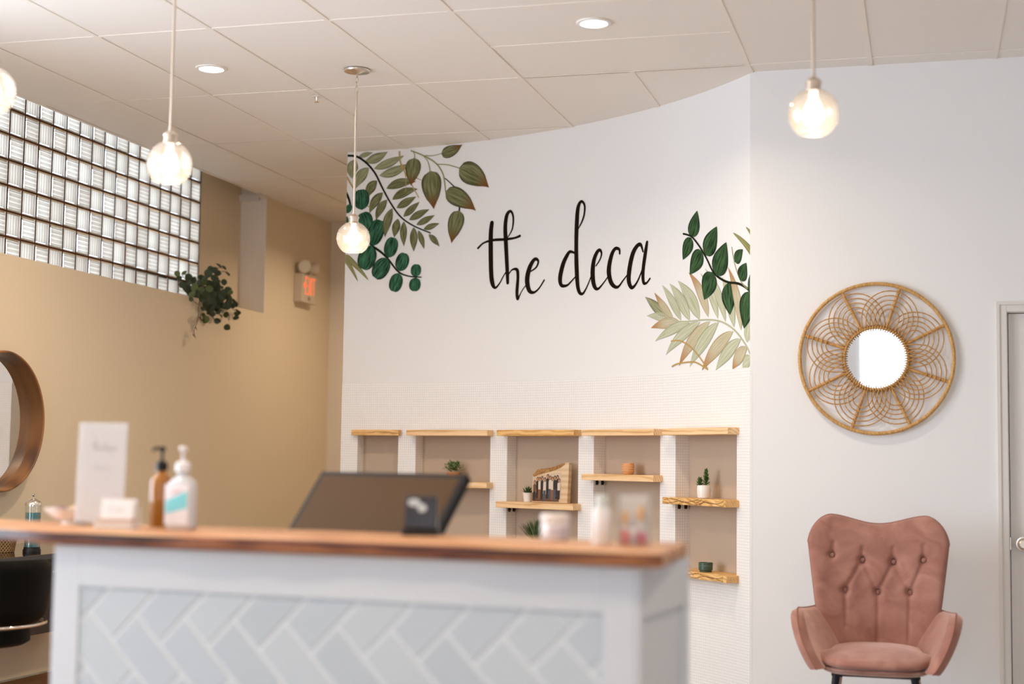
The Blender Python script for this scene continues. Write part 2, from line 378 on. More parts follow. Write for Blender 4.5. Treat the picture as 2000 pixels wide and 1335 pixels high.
# street front behind the camera: tall shop windows
b = MB(); WZ0, WZ1 = .25, 3.12
WINS = ((-.80, .05),)
xs = [XL-.3] + [v for w in WINS for v in w] + [XR+.15]
for i in range(0, len(xs), 2): b.box(xs[i], xs[i+1], YF-.15, YF, 0, 3.5)
for x0, x1 in WINS: b.box(x0, x1, YF-.15, YF, 0, WZ0); b.box(x0, x1, YF-.15, YF, WZ1, 3.5)
struct('wall_front', b, M_whitewall)
for k, (x0, x1) in enumerate(WINS):
    fr = MB()
    for xx in (x0, x1-.05): fr.box(xx, xx+.05, YF-.11, YF-.05, WZ0, WZ1)
    for zz in (WZ0, WZ1-.05): fr.box(x0+.05, x1-.05, YF-.11, YF-.05, zz, zz+.05)
    w = struct('window_%d' % (k+2), fr, M_white, label='tall shop window frame on the street side')
    L_ = bpy.data.lights.new('window_portal', 'AREA'); L_.shape = 'RECTANGLE'; L_.size = x1-x0; L_.size_y = WZ1-WZ0; L_.cycles.is_portal = True
    lo = bpy.data.objects.new('window_portal', L_); C.objects.link(lo); lo.location = ((x0+x1)/2, YF-.02, (WZ0+WZ1)/2)
    lo.rotation_euler = (radians(90), 0, 0)
fr = MB()
for y in (SWY0, (SWY0+SWY1)/2-.025, SWY1-.05): fr.box(XL-.2, XL-.14, y, y+.05, SWZ0, SWZ1)
for z in (SWZ0, SWZ1-.05): fr.box(XL-.2, XL-.14, SWY0+.05, SWY1-.05, z, z+.05)
struct('window_3', fr, M_white, label='frame of the unseen side window added to light the room from the left')
L_ = bpy.data.lights.new('window_portal', 'AREA'); L_.shape = 'RECTANGLE'; L_.size = SWY1-SWY0; L_.size_y = SWZ1-SWZ0; L_.cycles.is_portal = True
lo = bpy.data.objects.new('window_portal', L_); C.objects.link(lo); lo.location = (XL-.1, (SWY0+SWY1)/2, (SWZ0+SWZ1)/2); lo.rotation_euler = (radians(90), 0, radians(-90))

# suspended ceiling
T = .6096; GX0, GY0c = -3.9274, 6.4053
gx = lambda i: i*T+GX0
gy = lambda j: j*T+GY0c
b = MB(); b.box(XL, XR+.15, YF-.15, YFAR+.15, CEIL+.035, CEIL+.09)
ceil = struct('ceiling', b, M_plenum, label='suspended ceiling of fissured tiles in a painted grid')
RW = .024
xedges = [XL] + [gx(i) for i in range(-1, 12)] + [XR]
def rects():
    out = []
    jmin, jmax = -15, 10
    cols = [(XL, gx(-1))] + [(gx(i), gx(i+1)) for i in range(-1, 3)]
    for x0, x1 in cols:
        for j in range(jmin-1, jmax, 2): out.append((x0, x1, gy(j), gy(j+2)))
    for j in range(jmin, 2): out.append((gx(3), gx(5), gy(j), gy(j+1)))
    for i in (3, 4):
        for j in range(2, jmax, 2): out.append((gx(i), gx(i+1), gy(j), gy(j+2)))
    for i in range(5, 12):
        for j in range(jmin-1, jmax, 2): out.append((gx(i), min(gx(i+1), XR), gy(j), gy(j+2)))
    return out
cache = {}
rs = []
for x0, x1, y0, y1 in rects():
    y0, y1 = max(y0, YF), min(y1, YFAR)
    if y1-y0 < .03 or x1-x0 < .03: continue
    if x0 >= gx(5) and y0 > YB+.1: continue
    rs.append((x0, x1, y0, y1))
runs = set()
for x0, x1, y0, y1 in rs:
    w, h = round(x1-x0-.019, 3), round(y1-y0-.019, 3)
    if (w, h) not in cache:
        m = MB(); m.box(-w/2, w/2, -h/2, h/2, 0, .014); me = m.mesh('ceiling_tile'); me.materials.append(M_tile); cache[(w, h)] = me
    obj('ceiling_tile', cache[(w, h)], M_tile, ceil, ((x0+x1)/2, (y0+y1)/2, CEIL+.0032+random.uniform(0, .0015)), (random.uniform(-.0015, .0015), random.uniform(-.0015, .0015), 0))
    for xx in (x0, x1): runs.add(('y', round(xx, 4), round(y0, 4), round(y1, 4)))
    for yy in (y0, y1): runs.add(('x', round(yy, 4), round(x0, 4), round(x1, 4)))
# main runners go along y in one length, cross pieces fit between them
ylines = {}
for a, p, q0, q1 in runs:
    if a == 'y': l = ylines.setdefault(p, [q0, q1]); l[0] = min(l[0], q0); l[1] = max(l[1], q1)
for p, (q0, q1) in sorted(ylines.items()):
    m = MB(); m.box(p-RW/2, p+RW/2, q0, q1, CEIL, CEIL+.003); m.box(p-.002, p+.002, q0, q1, CEIL+.003, CEIL+.036); obj('grid_runner', m, M_runner, ceil)
xc = {}
for a, p, q0, q1 in sorted(runs):
    if a != 'x': continue
    ln = round(q1-q0-RW, 3)
    if ln not in xc:
        m = MB(); m.box(-ln/2, ln/2, -RW/2, RW/2, 0, .003); m.box(-ln/2, ln/2, -.002, .002, .003, .034); me = m.mesh('grid_cross_piece'); me.materials.append(M_runner); xc[ln] = me
    obj('grid_cross_piece', xc[ln], M_runner, ceil, ((q0+q1)/2, p, CEIL+.0004))

# ------------------------------------------------------------------ curved feature wall with niches
CC = (-3.8463, 5.5656); RC = 3.7072; S0, S1 = .095, 3.457; ZT = EYE+.500
NICHE = ((.215, .513), (.642, 1.207), (1.338, 1.905), (2.032, 2.595), (2.731, 3.302)); ND = .09; NZ0, NZ1 = .653, EYE+.19
def wp(s, z, off=0):
    a = pi/2 - s/RC; r = RC-off
    return (CC[0]+r*cos(a), CC[1]+r*sin(a), z)
def frange(a, b_, st):
    n = max(1, int(math.ceil((b_-a)/st))); return [a+(b_-a)*k/n for k in range(n+1)]
b = MB()
ss = frange(S0, S1, .05)
for s0, s1 in zip(ss, ss[1:]):
    b.add([wp(s0, ZT), wp(s1, ZT), wp(s1, CEIL+.03), wp(s0, CEIL+.03)], [(0, 1, 2, 3)])
    b.add([wp(s0, 0, -.14), wp(s1, 0, -.14), wp(s1, CEIL+.03, -.14), wp(s0, CEIL+.03, -.14)], [(3, 2, 1, 0)])
b.add([wp(S0, 0), wp(S0, 0, -.14), wp(S0, CEIL+.03, -.14), wp(S0, CEIL+.03)], [(3, 2, 1, 0)])
b.add([wp(S1, 0), wp(S1, 0, -.14), wp(S1, CEIL+.03, -.14), wp(S1, CEIL+.03)], [(0, 1, 2, 3)])
wall_m = struct('wall_middle', b, M_whitewall, label='curved white feature wall with painted leaves, lettering and tiled niches', smooth=True)
def chord(i):
    a, c = Vector(wp(NICHE[i][0], 0)), Vector(wp(NICHE[i][1], 0)); t = (c-a); w = t.length; t.normalize()
    return a, t, Vector((-t.y, t.x, 0)), w
MO = .004
b = MB()
def sheet(s0, s1, z0, z1):
    q = frange(s0, s1, .05)
    for a, c in zip(q, q[1:]):
        b.add([wp(a, z0, MO), wp(c, z0, MO), wp(c, z1, MO), wp(a, z1, MO)], [(0, 1, 2, 3)], [((a, z0), (c, z0), (c, z1), (a, z1))])
prev = S0
for s0, s1 in NICHE:
    sheet(prev, s0, 0, ZT); sheet(s0, s1, 0, NZ0); sheet(s0, s1, NZ1, ZT); prev = s1
sheet(prev, S1, 0, ZT)
for a, c in zip(ss, ss[1:]): b.add([wp(a, ZT, MO), wp(c, ZT, MO), wp(c, ZT, 0), wp(a, ZT, 0)], [(0, 1, 2, 3)], [((a, 0), (c, 0), (c, .004), (a, .004))])
for i in range(5):
    P, t, n, w = chord(i)
    for P0, fl in ((P, 0), (P+t*w, 1)):
        q = [P0-n*MO, P0+n*ND]; vs = [(*q[0].xy, NZ0), (*q[1].xy, NZ0), (*q[1].xy, NZ1), (*q[0].xy, NZ1)]
        f = (0, 1, 2, 3); u = ((0, NZ0), (ND, NZ0), (ND, NZ1), (0, NZ1))
        b.add(vs, [f if not fl else f[::-1]], [u if not fl else u[::-1]])
    vs = [(*(P-n*MO).xy, NZ0), (*(P+t*w-n*MO).xy, NZ0), (*(P+t*w+n*ND).xy, NZ0), (*(P+n*ND).xy, NZ0)]
    b.add(vs, [(0, 1, 2, 3)], [((0, 0), (w, 0), (w, ND), (0, ND))])
    vs = [(x, y, NZ1) for x, y, z in vs]; b.add(vs, [(3, 2, 1, 0)], [((0, ND), (w, ND), (w, 0), (0, 0))])
o = obj('mosaic_tiling', b, M_mosaic, wall_m); o['kind'] = 'stuff'; o['label'] = 'sheet of tiny white mosaic tiles around the niches'
for i in range(5):
    P, t, n, w = chord(i); a, c = P+n*(ND-.004), P+t*w+n*(ND-.004); d = n*.01
    q = MB(); q.add([(*a.xy, NZ0), (*c.xy, NZ0), (*(c+d).xy, NZ0), (*(a+d).xy, NZ0), (*a.xy, NZ1), (*c.xy, NZ1), (*(c+d).xy, NZ1), (*(a+d).xy, NZ1)],
                    [(0,3,2,1),(4,5,6,7),(0,1,5,4),(1,2,6,5),(2,3,7,6),(3,0,4,7)])
    obj('niche_back', q, M_taupe, wall_m)['label'] = 'taupe painted niche back'

LEAVES=(
 (0.174,3.286,0.226,3.305,0.282,3.313,0.0153,'lance',0),
 (0.223,3.257,0.316,3.266,0.392,3.314,0.0293,'lance',0),
 (0.291,3.203,0.408,3.231,0.515,3.279,0.0269,'lance',0),
 (0.331,3.154,0.454,3.168,0.559,3.223,0.0293,'lance',0),
 (0.386,3.063,0.488,3.111,0.608,3.096,0.0288,'lance',1),
 (0.431,2.986,0.514,3.045,0.624,3.046,0.0273,'lance',1),
 (0.464,2.93,0.537,2.964,0.611,2.998,0.0247,'lance',1),
 (0.516,2.868,0.576,2.915,0.636,2.961,0.0224,'lance',1),
 (0.56,2.844,0.633,2.881,0.712,2.906,0.0231,'lance',1),
 (0.615,2.809,0.685,2.835,0.753,2.865,0.0202,'lance',1),
 (0.669,2.777,0.729,2.793,0.789,2.809,0.0177,'lance',1),
 (0.709,2.741,0.755,2.702,0.792,2.656,0.0177,'lance',1),
 (0.156,3.274,0.118,3.213,0.133,3.142,0.0368,'lance',0),
 (0.255,3.211,0.177,3.159,0.156,3.07,0.0351,'lance',0),
 (0.317,3.12,0.254,3.077,0.243,3.004,0.0314,'lance',1),
 (0.362,3.038,0.29,2.985,0.265,2.902,0.0289,'lance',1),
 (0.395,2.988,0.331,2.933,0.314,2.852,0.0262,'lance',1),
 (0.434,2.929,0.383,2.839,0.384,2.735,0.0291,'lance',1),
 (0.477,2.857,0.461,2.795,0.451,2.732,0.0273,'lance',1),
 (0.521,2.837,0.516,2.754,0.525,2.669,0.0235,'lance',1),
 (0.595,2.794,0.597,2.713,0.599,2.631,0.026,'lance',1),
 (0.63,2.771,0.659,2.709,0.677,2.645,0.0178,'lance',1),
 (0.59,3.256,0.58,3.163,0.57,3.07,0.0552,'heart',2),
 (0.712,3.16,0.729,3.032,0.745,2.904,0.072,'heart',2),
 (0.794,3.27,0.885,3.272,0.954,3.317,0.0385,'heart',2),
 (0.931,3.161,1.066,3.109,1.166,3.013,0.0696,'heart',2),
 (0.83,3.013,0.965,2.965,1.067,2.871,0.0579,'heart',2),
 (0.939,2.882,0.901,2.779,0.883,2.671,0.0581,'heart',2),
 (0.211,2.928,0.205,2.997,0.199,3.066,0.0549,'round',3),
 (0.253,2.793,0.234,2.851,0.215,2.909,0.0562,'round',3),
 (0.279,2.682,0.312,2.768,0.344,2.854,0.0581,'round',3),
 (0.287,2.686,0.256,2.608,0.226,2.529,0.0636,'round',3),
 (0.411,2.599,0.428,2.665,0.446,2.732,0.0482,'round',3),
 (0.408,2.594,0.361,2.532,0.315,2.469,0.0571,'round',3),
 (0.495,2.506,0.514,2.565,0.533,2.624,0.0471,'round',3),
 (0.49,2.494,0.472,2.434,0.454,2.373,0.0467,'round',3),
 (0.614,2.463,0.618,2.505,0.622,2.547,0.0373,'round',3),
 (0.617,2.461,0.613,2.416,0.609,2.37,0.0412,'round',3),
 (0.131,2.969,0.112,2.942,0.093,2.915,0.0227,'round',3),
 (0.11,2.842,0.103,2.864,0.095,2.887,0.0108,'round',3),
 (0.093,2.622,0.192,2.546,0.27,2.451,0.0215,'blade',4),
 (0.096,2.6,0.151,2.528,0.191,2.447,0.0163,'blade',4),
 (3.492,2.325,3.399,2.421,3.253,2.5,0.0242,'blade',4),
 (3.492,2.419,3.446,2.468,3.383,2.513,0.0172,'blade',4),
 (2.634,2.099,2.542,2.162,2.451,2.226,0.0267,'lance',0),
 (2.703,2.079,2.605,2.156,2.532,2.243,0.0214,'lance',6),
 (2.772,2.065,2.702,2.176,2.601,2.28,0.0251,'lance',5),
 (2.849,2.06,2.784,2.177,2.667,2.283,0.034,'lance',5),
 (2.94,2.057,2.875,2.183,2.738,2.294,0.0387,'lance',5),
 (3.022,2.063,2.979,2.205,2.836,2.332,0.031,'lance',6),
 (3.113,2.048,3.073,2.186,2.946,2.316,0.0269,'lance',5),
 (3.187,2.025,3.139,2.186,2.989,2.337,0.0272,'lance',5),
 (3.27,1.99,3.239,2.132,3.149,2.274,0.0328,'lance',5),
 (3.338,1.969,3.323,2.144,3.208,2.321,0.0307,'lance',6),
 (3.399,1.9,3.401,1.973,3.43,2.042,0.0342,'lance',5),
 (3.454,1.832,3.447,1.965,3.493,2.092,0.0287,'lance',5),
 (2.696,2.071,2.585,2.11,2.466,2.113,0.0237,'lance',5),
 (2.772,2.052,2.629,2.073,2.503,2.04,0.0288,'lance',6),
 (2.849,2.047,2.673,2.03,2.541,1.962,0.0265,'lance',5),
 (2.948,2.044,2.748,1.992,2.636,1.878,0.0317,'lance',5),
 (3.041,2.041,2.837,1.954,2.753,1.807,0.0373,'lance',6),
 (3.121,2.03,2.942,1.935,2.85,1.799,0.0403,'lance',5),
 (3.262,1.97,3.066,1.898,2.963,1.775,0.0404,'lance',6),
 (3.338,1.924,3.177,1.866,3.093,1.769,0.0379,'lance',5),
 (3.399,1.876,3.294,1.835,3.255,1.766,0.038,'lance',6),
 (3.438,1.825,3.383,1.801,3.354,1.766,0.0323,'lance',5),
 (2.867,2.522,2.891,2.595,2.915,2.667,0.0514,'tear',7),
 (2.86,2.523,2.823,2.465,2.786,2.406,0.046,'tear',7),
 (2.996,2.407,3.048,2.481,3.101,2.554,0.0636,'tear',7),
 (2.96,2.438,2.904,2.378,2.85,2.317,0.0565,'tear',7),
 (3.098,2.286,3.145,2.371,3.193,2.456,0.0744,'tear',7),
 (3.061,2.308,3.023,2.236,2.985,2.163,0.0704,'tear',7),
 (3.216,2.238,3.224,2.148,3.232,2.059,0.0708,'tear',7),
 (3.422,2.168,3.395,2.072,3.368,1.976,0.0772,'tear',7),
 (3.453,2.144,3.471,2.227,3.488,2.309,0.0571,'tear',7),
 (3.276,2.341,3.315,2.369,3.355,2.397,0.0369,'tear',7),
 (3.329,2.236,3.36,2.279,3.391,2.321,0.0484,'tear',7),
)
STEMS=(
 (((0.095,3.302),(0.165,3.291),(0.237,3.243),(0.302,3.169),(0.357,3.069),(0.417,2.969),(0.496,2.869),(0.595,2.803),(0.724,2.748)),0.0055,0.003,0),
 (((0.562,3.308),(0.664,3.264),(0.754,3.209),(0.804,3.144),(0.822,3.082),(0.832,3.013)),0.004,0.004,1),
 (((0.58,3.296),(0.593,3.278),(0.591,3.252)),0.002,0.003,1),
 (((0.659,3.264),(0.694,3.222),(0.712,3.158)),0.002,0.003,1),
 (((0.669,3.266),(0.733,3.261),(0.802,3.272)),0.003,0.002,1),
 (((0.759,3.201),(0.843,3.191),(0.935,3.161)),0.003,0.003,1),
 (((0.825,3.104),(0.876,3.061),(0.921,3.014),(0.94,2.945),(0.939,2.88)),0.002,0.004,0),
 (((0.477,3.31),(0.489,3.228),(0.549,3.119),(0.63,2.988)),0.005,0.0025,2),
 (((0.494,3.219),(0.568,3.144),(0.652,3.102)),0.004,0.002,2),
 (((0.519,3.174),(0.53,3.12),(0.53,3.033)),0.003,0.0015,2),
 (((0.092,3.161),(0.131,3.098),(0.195,3.015),(0.266,2.94)),0.006,0.003,2),
 (((0.089,3.055),(0.114,3.001),(0.13,2.943)),0.006,0.005,0),
 (((0.277,2.688),(0.347,2.645),(0.406,2.594),(0.485,2.505),(0.563,2.471),(0.663,2.46)),0.006,0.0025,0),
 (((2.785,2.554),(2.831,2.541),(2.874,2.521),(2.945,2.457),(3.003,2.391),(3.061,2.316),(3.12,2.273),(3.209,2.238),(3.314,2.219),(3.407,2.181),(3.469,2.135),(3.491,2.097)),0.0035,0.005,0),
 (((3.245,2.424),(3.276,2.326),(3.337,2.229),(3.407,2.181)),0.002,0.003,1),
 (((2.627,2.102),(2.724,2.066),(2.835,2.056),(3.005,2.052),(3.136,2.033),(3.254,1.987),(3.346,1.924),(3.423,1.85),(3.477,1.767)),0.003,0.005,3),
 (((2.683,1.954),(2.766,1.951),(2.864,1.909),(2.949,1.845),(3.021,1.778)),0.004,0.004,2),
 (((2.691,1.81),(2.753,1.825),(2.892,1.826),(2.978,1.797),(3.021,1.778)),0.004,0.004,2),
)
LETTERS=(
 ('letter_t',(((1.192,2.783,0.0133),(1.186,2.734,0.0145),(1.185,2.655,0.0155),(1.191,2.476,0.015),(1.202,2.397,0.0143),(1.226,2.364,0.0075),(1.261,2.394,0.0043),(1.285,2.431,0.0038),(1.317,2.471,0.004)),((1.087,2.627,0.0065),(1.131,2.658,0.0053),(1.203,2.671,0.0078),(1.299,2.669,0.0078),(1.371,2.672,0.0063),(1.413,2.682,0.0078)))),
 ('letter_h',(((1.317,2.68,0.0028),(1.352,2.731,0.005),(1.359,2.804,0.0065),(1.338,2.846,0.0078),(1.308,2.823,0.012),(1.297,2.745,0.0135),(1.305,2.626,0.014),(1.317,2.469,0.0125),(1.322,2.39,0.0098)),((1.315,2.418,0.0035),(1.336,2.453,0.0038),(1.362,2.473,0.0053),(1.394,2.468,0.0098),(1.402,2.424,0.01),(1.396,2.327,0.0108),(1.402,2.282,0.0078),(1.419,2.307,0.004),(1.437,2.335,0.003),(1.467,2.367,0.0035)))),
 ('letter_e',(((1.503,2.451,0.004),(1.545,2.473,0.0055),(1.562,2.505,0.007),(1.55,2.524,0.0088),(1.525,2.52,0.011),(1.492,2.472,0.015),(1.475,2.4,0.0163),(1.492,2.333,0.0133),(1.529,2.317,0.0075),(1.571,2.341,0.0048),(1.611,2.389,0.0048)),)),
 ('letter_d',(((1.86,2.536,0.0053),(1.818,2.549,0.0088),(1.791,2.525,0.0123),(1.761,2.475,0.0145),(1.739,2.396,0.0148),(1.75,2.348,0.0108),(1.794,2.343,0.0068),(1.831,2.366,0.0048),(1.866,2.393,0.004)),((1.883,2.683,0.0028),(1.914,2.727,0.0053),(1.932,2.772,0.006),(1.933,2.824,0.0068),(1.906,2.85,0.0078),(1.88,2.815,0.013),(1.871,2.722,0.0145),(1.868,2.58,0.014),(1.874,2.429,0.0148),(1.888,2.315,0.0123),(1.92,2.282,0.0078),(1.957,2.319,0.0045),(1.997,2.391,0.0038)))),
 ('letter_e',(((2.032,2.444,0.0038),(2.064,2.478,0.0048),(2.078,2.514,0.0065),(2.063,2.537,0.0088),(2.037,2.522,0.0118),(2.013,2.473,0.0143),(2.005,2.399,0.016),(2.018,2.328,0.0138),(2.049,2.303,0.0078),(2.097,2.336,0.0045),(2.143,2.38,0.004)),)),
 ('letter_c',(((2.231,2.499,0.006),(2.226,2.525,0.0078),(2.192,2.532,0.01),(2.16,2.492,0.0138),(2.14,2.406,0.016),(2.162,2.331,0.0138),(2.214,2.301,0.0078),(2.266,2.341,0.0045),(2.307,2.375,0.004)),)),
 ('letter_a',(((2.431,2.491,0.005),(2.411,2.533,0.0093),(2.379,2.529,0.012),(2.343,2.488,0.0151),(2.317,2.409,0.0161),(2.31,2.332,0.0153),(2.338,2.288,0.01),(2.384,2.32,0.0058),(2.432,2.398,0.0048)),((2.466,2.542,0.0088),(2.453,2.486,0.0125),(2.433,2.38,0.0123),(2.437,2.312,0.01),(2.464,2.305,0.0058),(2.493,2.328,0.005)))),
)

SMAX = S1-.004; ZMAX = CEIL-.002
LM = [leaf_mat('mural_sage', (.19, .20, .085), (.42, .42, .27)), leaf_mat('mural_olive', (.075, .080, .022), (.26, .26, .13)),
      leaf_mat('mural_heart', (.095, .10, .035), (.25, .25, .12), tip=(.17, .06, .012)), leaf_mat('mural_emerald', (.004, .026, .013), (.055, .19, .10)),
      leaf_mat('mural_blade', (.19, .19, .06), (.36, .34, .16)), leaf_mat('mural_pale', (.40, .42, .27), (.58, .59, .45), edge=(.32, .34, .20)),
      leaf_mat('mural_rust', (.45, .40, .25), (.56, .52, .38), tip=(.42, .21, .08), edge=(.40, .28, .14)), leaf_mat('mural_deep', (.006, .022, .007), (.06, .14, .05))]
SM = [mat('mural_stem_dark', (.012, .014, .006), .8, spec=.1), mat('mural_stem_olive', (.27, .27, .11), .8), mat('mural_stem_ochre', (.45, .30, .10), .8), mat('mural_stem_pale', (.42, .43, .28), .8)]
def width(shape, t):
    if shape == 'lance': return sin(pi*t**.85)**1.0*(1-.12*t)
    if shape == 'heart': return (sin(pi*min(1, t*1.0)**.62)**.85) * (1 if t < .72 else max(0, (1-t)/.28)**.35)
    if shape == 'round': return max(0, 1-abs(2*t-1.06)**2.3)**.5 if t > .03 else t*8
    if shape == 'tear': return sin(pi*t**.68)**.9
    return min(1, t*6+.5)*(1-t)**.6          # blade: cut off at the base
cl = lambda s, z: (min(max(s, S0+.001), SMAX), min(z, ZMAX))
for k, (s0, z0, sc, zc, s1, z1, w, shape, col) in enumerate(LEAVES):
    w *= 1.18 if shape == 'lance' else 1.04; n = 14; m = MB(); P = lambda t: Vector(((1-t)**2*s0+2*t*(1-t)*sc+t*t*s1, (1-t)**2*z0+2*t*(1-t)*zc+t*t*z1))
    D = Vector((s1-s0, z1-z0)).normalized(); off = .0012+.00025*(k % 6) + (.0012 if col in (3, 7, 2) else 0)
    def fn(u, v):
        p = P(v); e = (P(min(1, v+.02))-P(max(0, v-.02))); e = e.normalized() if e.length > 1e-9 else D
        h = w*width(shape, v)*(2*u-1); s, z = cl(p.x-e.y*h, p.y+e.x*h)
        return wp(s, z, off)
    vs = [fn(i/4, j/n) for j in range(n+1) for i in range(5)]; fs = []; us = []
    for j in range(n):
        for i in range(4):
            a = j*5+i; fs.append((a+1, a, a+5, a+6)); us.append(((i/2-.5, j/n), (i/2-1, j/n), (i/2-1, (j+1)/n), (i/2-.5, (j+1)/n)))
    m.add(vs, fs, us); obj('mural_leaf', m, LM[col], wall_m)
def smooth_path(pts, n=6):
    out = []; P = [Vector(p) for p in pts]
    for i in range(len(P)-1):
        a, b_, c, d = P[max(0, i-1)], P[i], P[i+1], P[min(len(P)-1, i+2)]
        for k in range(n):
            t = k/n; out.append(.5*((2*b_)+(c-a)*t+(2*a-5*b_+4*c-d)*t*t+(3*b_-a-3*c+d)*t**3))
    out.append(P[-1]); return out
def ribbon(m, path, off, dst=None, ends=True):
    """flat brush stroke: path of (s, z, half width)"""
    dst = dst or (lambda s, z, o: wp(*cl(s, z), o)); n = len(path); vs = []
    for i, p in enumerate(path):
        a, c = path[max(0, i-1)], path[min(n-1, i+1)]; e = Vector((c[0]-a[0], c[1]-a[1])); e = e.normalized() if e.length > 1e-9 else Vector((1, 0))
        vs += [dst(p[0]-e.y*p[2], p[1]+e.x*p[2], off), dst(p[0]+e.y*p[2], p[1]-e.x*p[2], off)]
    m.add(vs, [(2*i, 2*i+1, 2*i+3, 2*i+2) for i in range(n-1)])
    if ends:
        for p in (path[0], path[-1]): m.add([dst(p[0]+p[2]*cos(2*pi*k/12), p[1]+p[2]*sin(2*pi*k/12), off) for k in range(12)], [tuple(range(12))])
for pts, w0, w1, col in STEMS:
    q = smooth_path([(s, z, (1.45 if col == 0 else 1.1)*(w0+(w1-w0)*i/(len(pts)-1))) for i, (s, z) in enumerate(pts)]); m = MB(); ribbon(m, q, .0030 if col != 0 else .0026, ends=False)
    obj('mural_stem', m, SM[col], wall_m)
M_ink = mat('black_lettering_paint', (.012, .006, .003), .8, spec=.08)
for nm, strokes in LETTERS:
    m = MB()
    for i, st in enumerate(strokes): ribbon(m, smooth_path([(s_, z_, w_*1.12) for s_, z_, w_ in st], 8), .0016+.0006*i)
    obj('mural_'+nm, m, M_ink, wall_m)['label'] = 'black brush-script '+nm.replace('_', ' ')

# ------------------------------------------------------------------ door
d = struct('door_1', MB().box(DX0+.004, DX1-.004, YB+.018, YB+.06, .008, DH-.003), M_door, label='plain pale grey door at the right edge', bevel=.002)
tr = MB()
for x0, x1, sg in ((DX0-.055, DX0-.004, -1), (DX1+.004, DX1+.055, 1)):
    tr.box(x0, x1, YB-.016, YB, 0, DH+.055)
    tr.box(x0 if sg < 0 else x1-.018, x0+.018 if sg < 0 else x1, YB-.022, YB-.016, 0, DH+.055)
tr.box(DX0-.004, DX1+.004, YB-.016, YB, DH+.004, DH+.055); tr.box(DX0-.055, DX1+.055, YB-.0225, YB-.0165, DH+.038, DH+.0555)
for x0, x1 in ((DX0-.012, DX0), (DX1, DX1+.012)): tr.box(x0, x1, YB-.002, YB+.12, 0, DH)
tr.box(DX0-.012, DX1+.012, YB-.002, YB+.12, DH, DH+.012); tr.box(DX0-.012, DX1+.012, YB+.1, YB+.12, 0, DH)  # last box: unseen backing added to keep the door gap dark
obj('door_casing', tr, M_door, d, bevel=.002)
kn = MB(); kx, kz = .442+.004, EYE-.372
kn.lathe([(.0, .066), (.018, .066), (.027, .058), (.029, .048), (.024, .036), (.012, .028), (.011, .010), (.033, .008), (.034, .0)][::-1], 28, (0, 0, 0), 'y')
for i, v in enumerate(kn.v): kn.v[i] = (v[0], -v[1], v[2])
kn.f = [f[::-1] for f in kn.f]
obj('door_knob', kn, M_steel, d, (kx, YB+.018, kz), smooth=True)['label'] = 'round brushed nickel door knob'
obj('latch_plate', MB().box(DX0-.001, DX0+.004, YB+.003, YB+.03, kz-.03, kz+.03), M_steel, d)

# ------------------------------------------------------------------ reception desk
TH = radians(-5.7); DO = Vector((-.58, 3.391, 0))     # local x along the front, y towards the back, origin at the front right corner of the top
DTOP, DBODY = EYE-.205, EYE-.240
desk = thing('reception_desk', 'white reception desk with a pale grey herringbone tiled front', 'desk', DO, TH)
M_desk = mat('desk_white_paint', (.62, .645, .69), .5)
BX0, BX1, BY0, BY1 = -1.706, -.076, .03, .48
PX0, PX1, PZ0, PZ1 = -1.622, -.154, .12, EYE-.350
b = MB(); b.box(BX0, BX1, BY0+.014, BY1, 0, DBODY-.001); obj('body', b, M_desk, desk, bevel=.003)
b = MB(); fy0, fy1 = BY0, BY0+.0135
b.box(BX0, PX0, fy0, fy1, .0, DBODY-.002); b.box(PX1, BX1, fy0, fy1, .0, DBODY-.002); b.box(PX0, PX1, fy0, fy1, PZ1, DBODY-.002); b.box(PX0, PX1, fy0, fy1, 0, PZ0)
obj('front_frame', b, M_desk, desk, bevel=.0015)
b = MB(); b.box(BX1+.0005, BX1+.012, BY0+.001, BY0+.02, 0, DBODY-.002); b.box(BX1+.0005, BX1+.012, BY1-.045, BY1, 0, DBODY-.002); b.box(BX1+.0005, BX1+.012, BY0+.02, BY1-.045, DBODY-.12, DBODY-.002)
obj('side_frame', b, M_desk, desk, bevel=.0015)
grout = obj('grout_bed', MB().box(PX0, PX1, BY0+.006, BY0+.0135, PZ0, PZ1), mat('white_grout', (.70, .73, .77), .8), desk)
M_tiles = [mat('glazed_tile_%s' % n, c, .42) for n, c in (('cool', (.505, .555, .615)), ('pale', (.53, .58, .63)), ('mid', (.49, .54, .595)))]
def clip(poly, x0, x1, z0, z1):
    for ax, v, sg in ((0, x0, 1), (0, x1, -1), (1, z0, 1), (1, z1, -1)):
        out = []
        for i in range(len(poly)):
            a, c = poly[i], poly[(i+1) % len(poly)]; da, dc = sg*(a[ax]-v), sg*(c[ax]-v)
            if da >= 0: out.append(a)
            if (da >= 0) != (dc >= 0):
                t = da/(da-dc); out.append((a[0]+(c[0]-a[0])*t, a[1]+(c[1]-a[1])*t))
        poly = out
        if len(poly) < 3: return []
    return poly
TW = .1047; q2 = sqrt(.5); PT0 = (-1.442, EYE-.415)
tp = lambda a, c: (PT0[0]+TW*q2*(a+(c-1)), PT0[1]+TW*q2*(-a+(c-1)))
g = .055
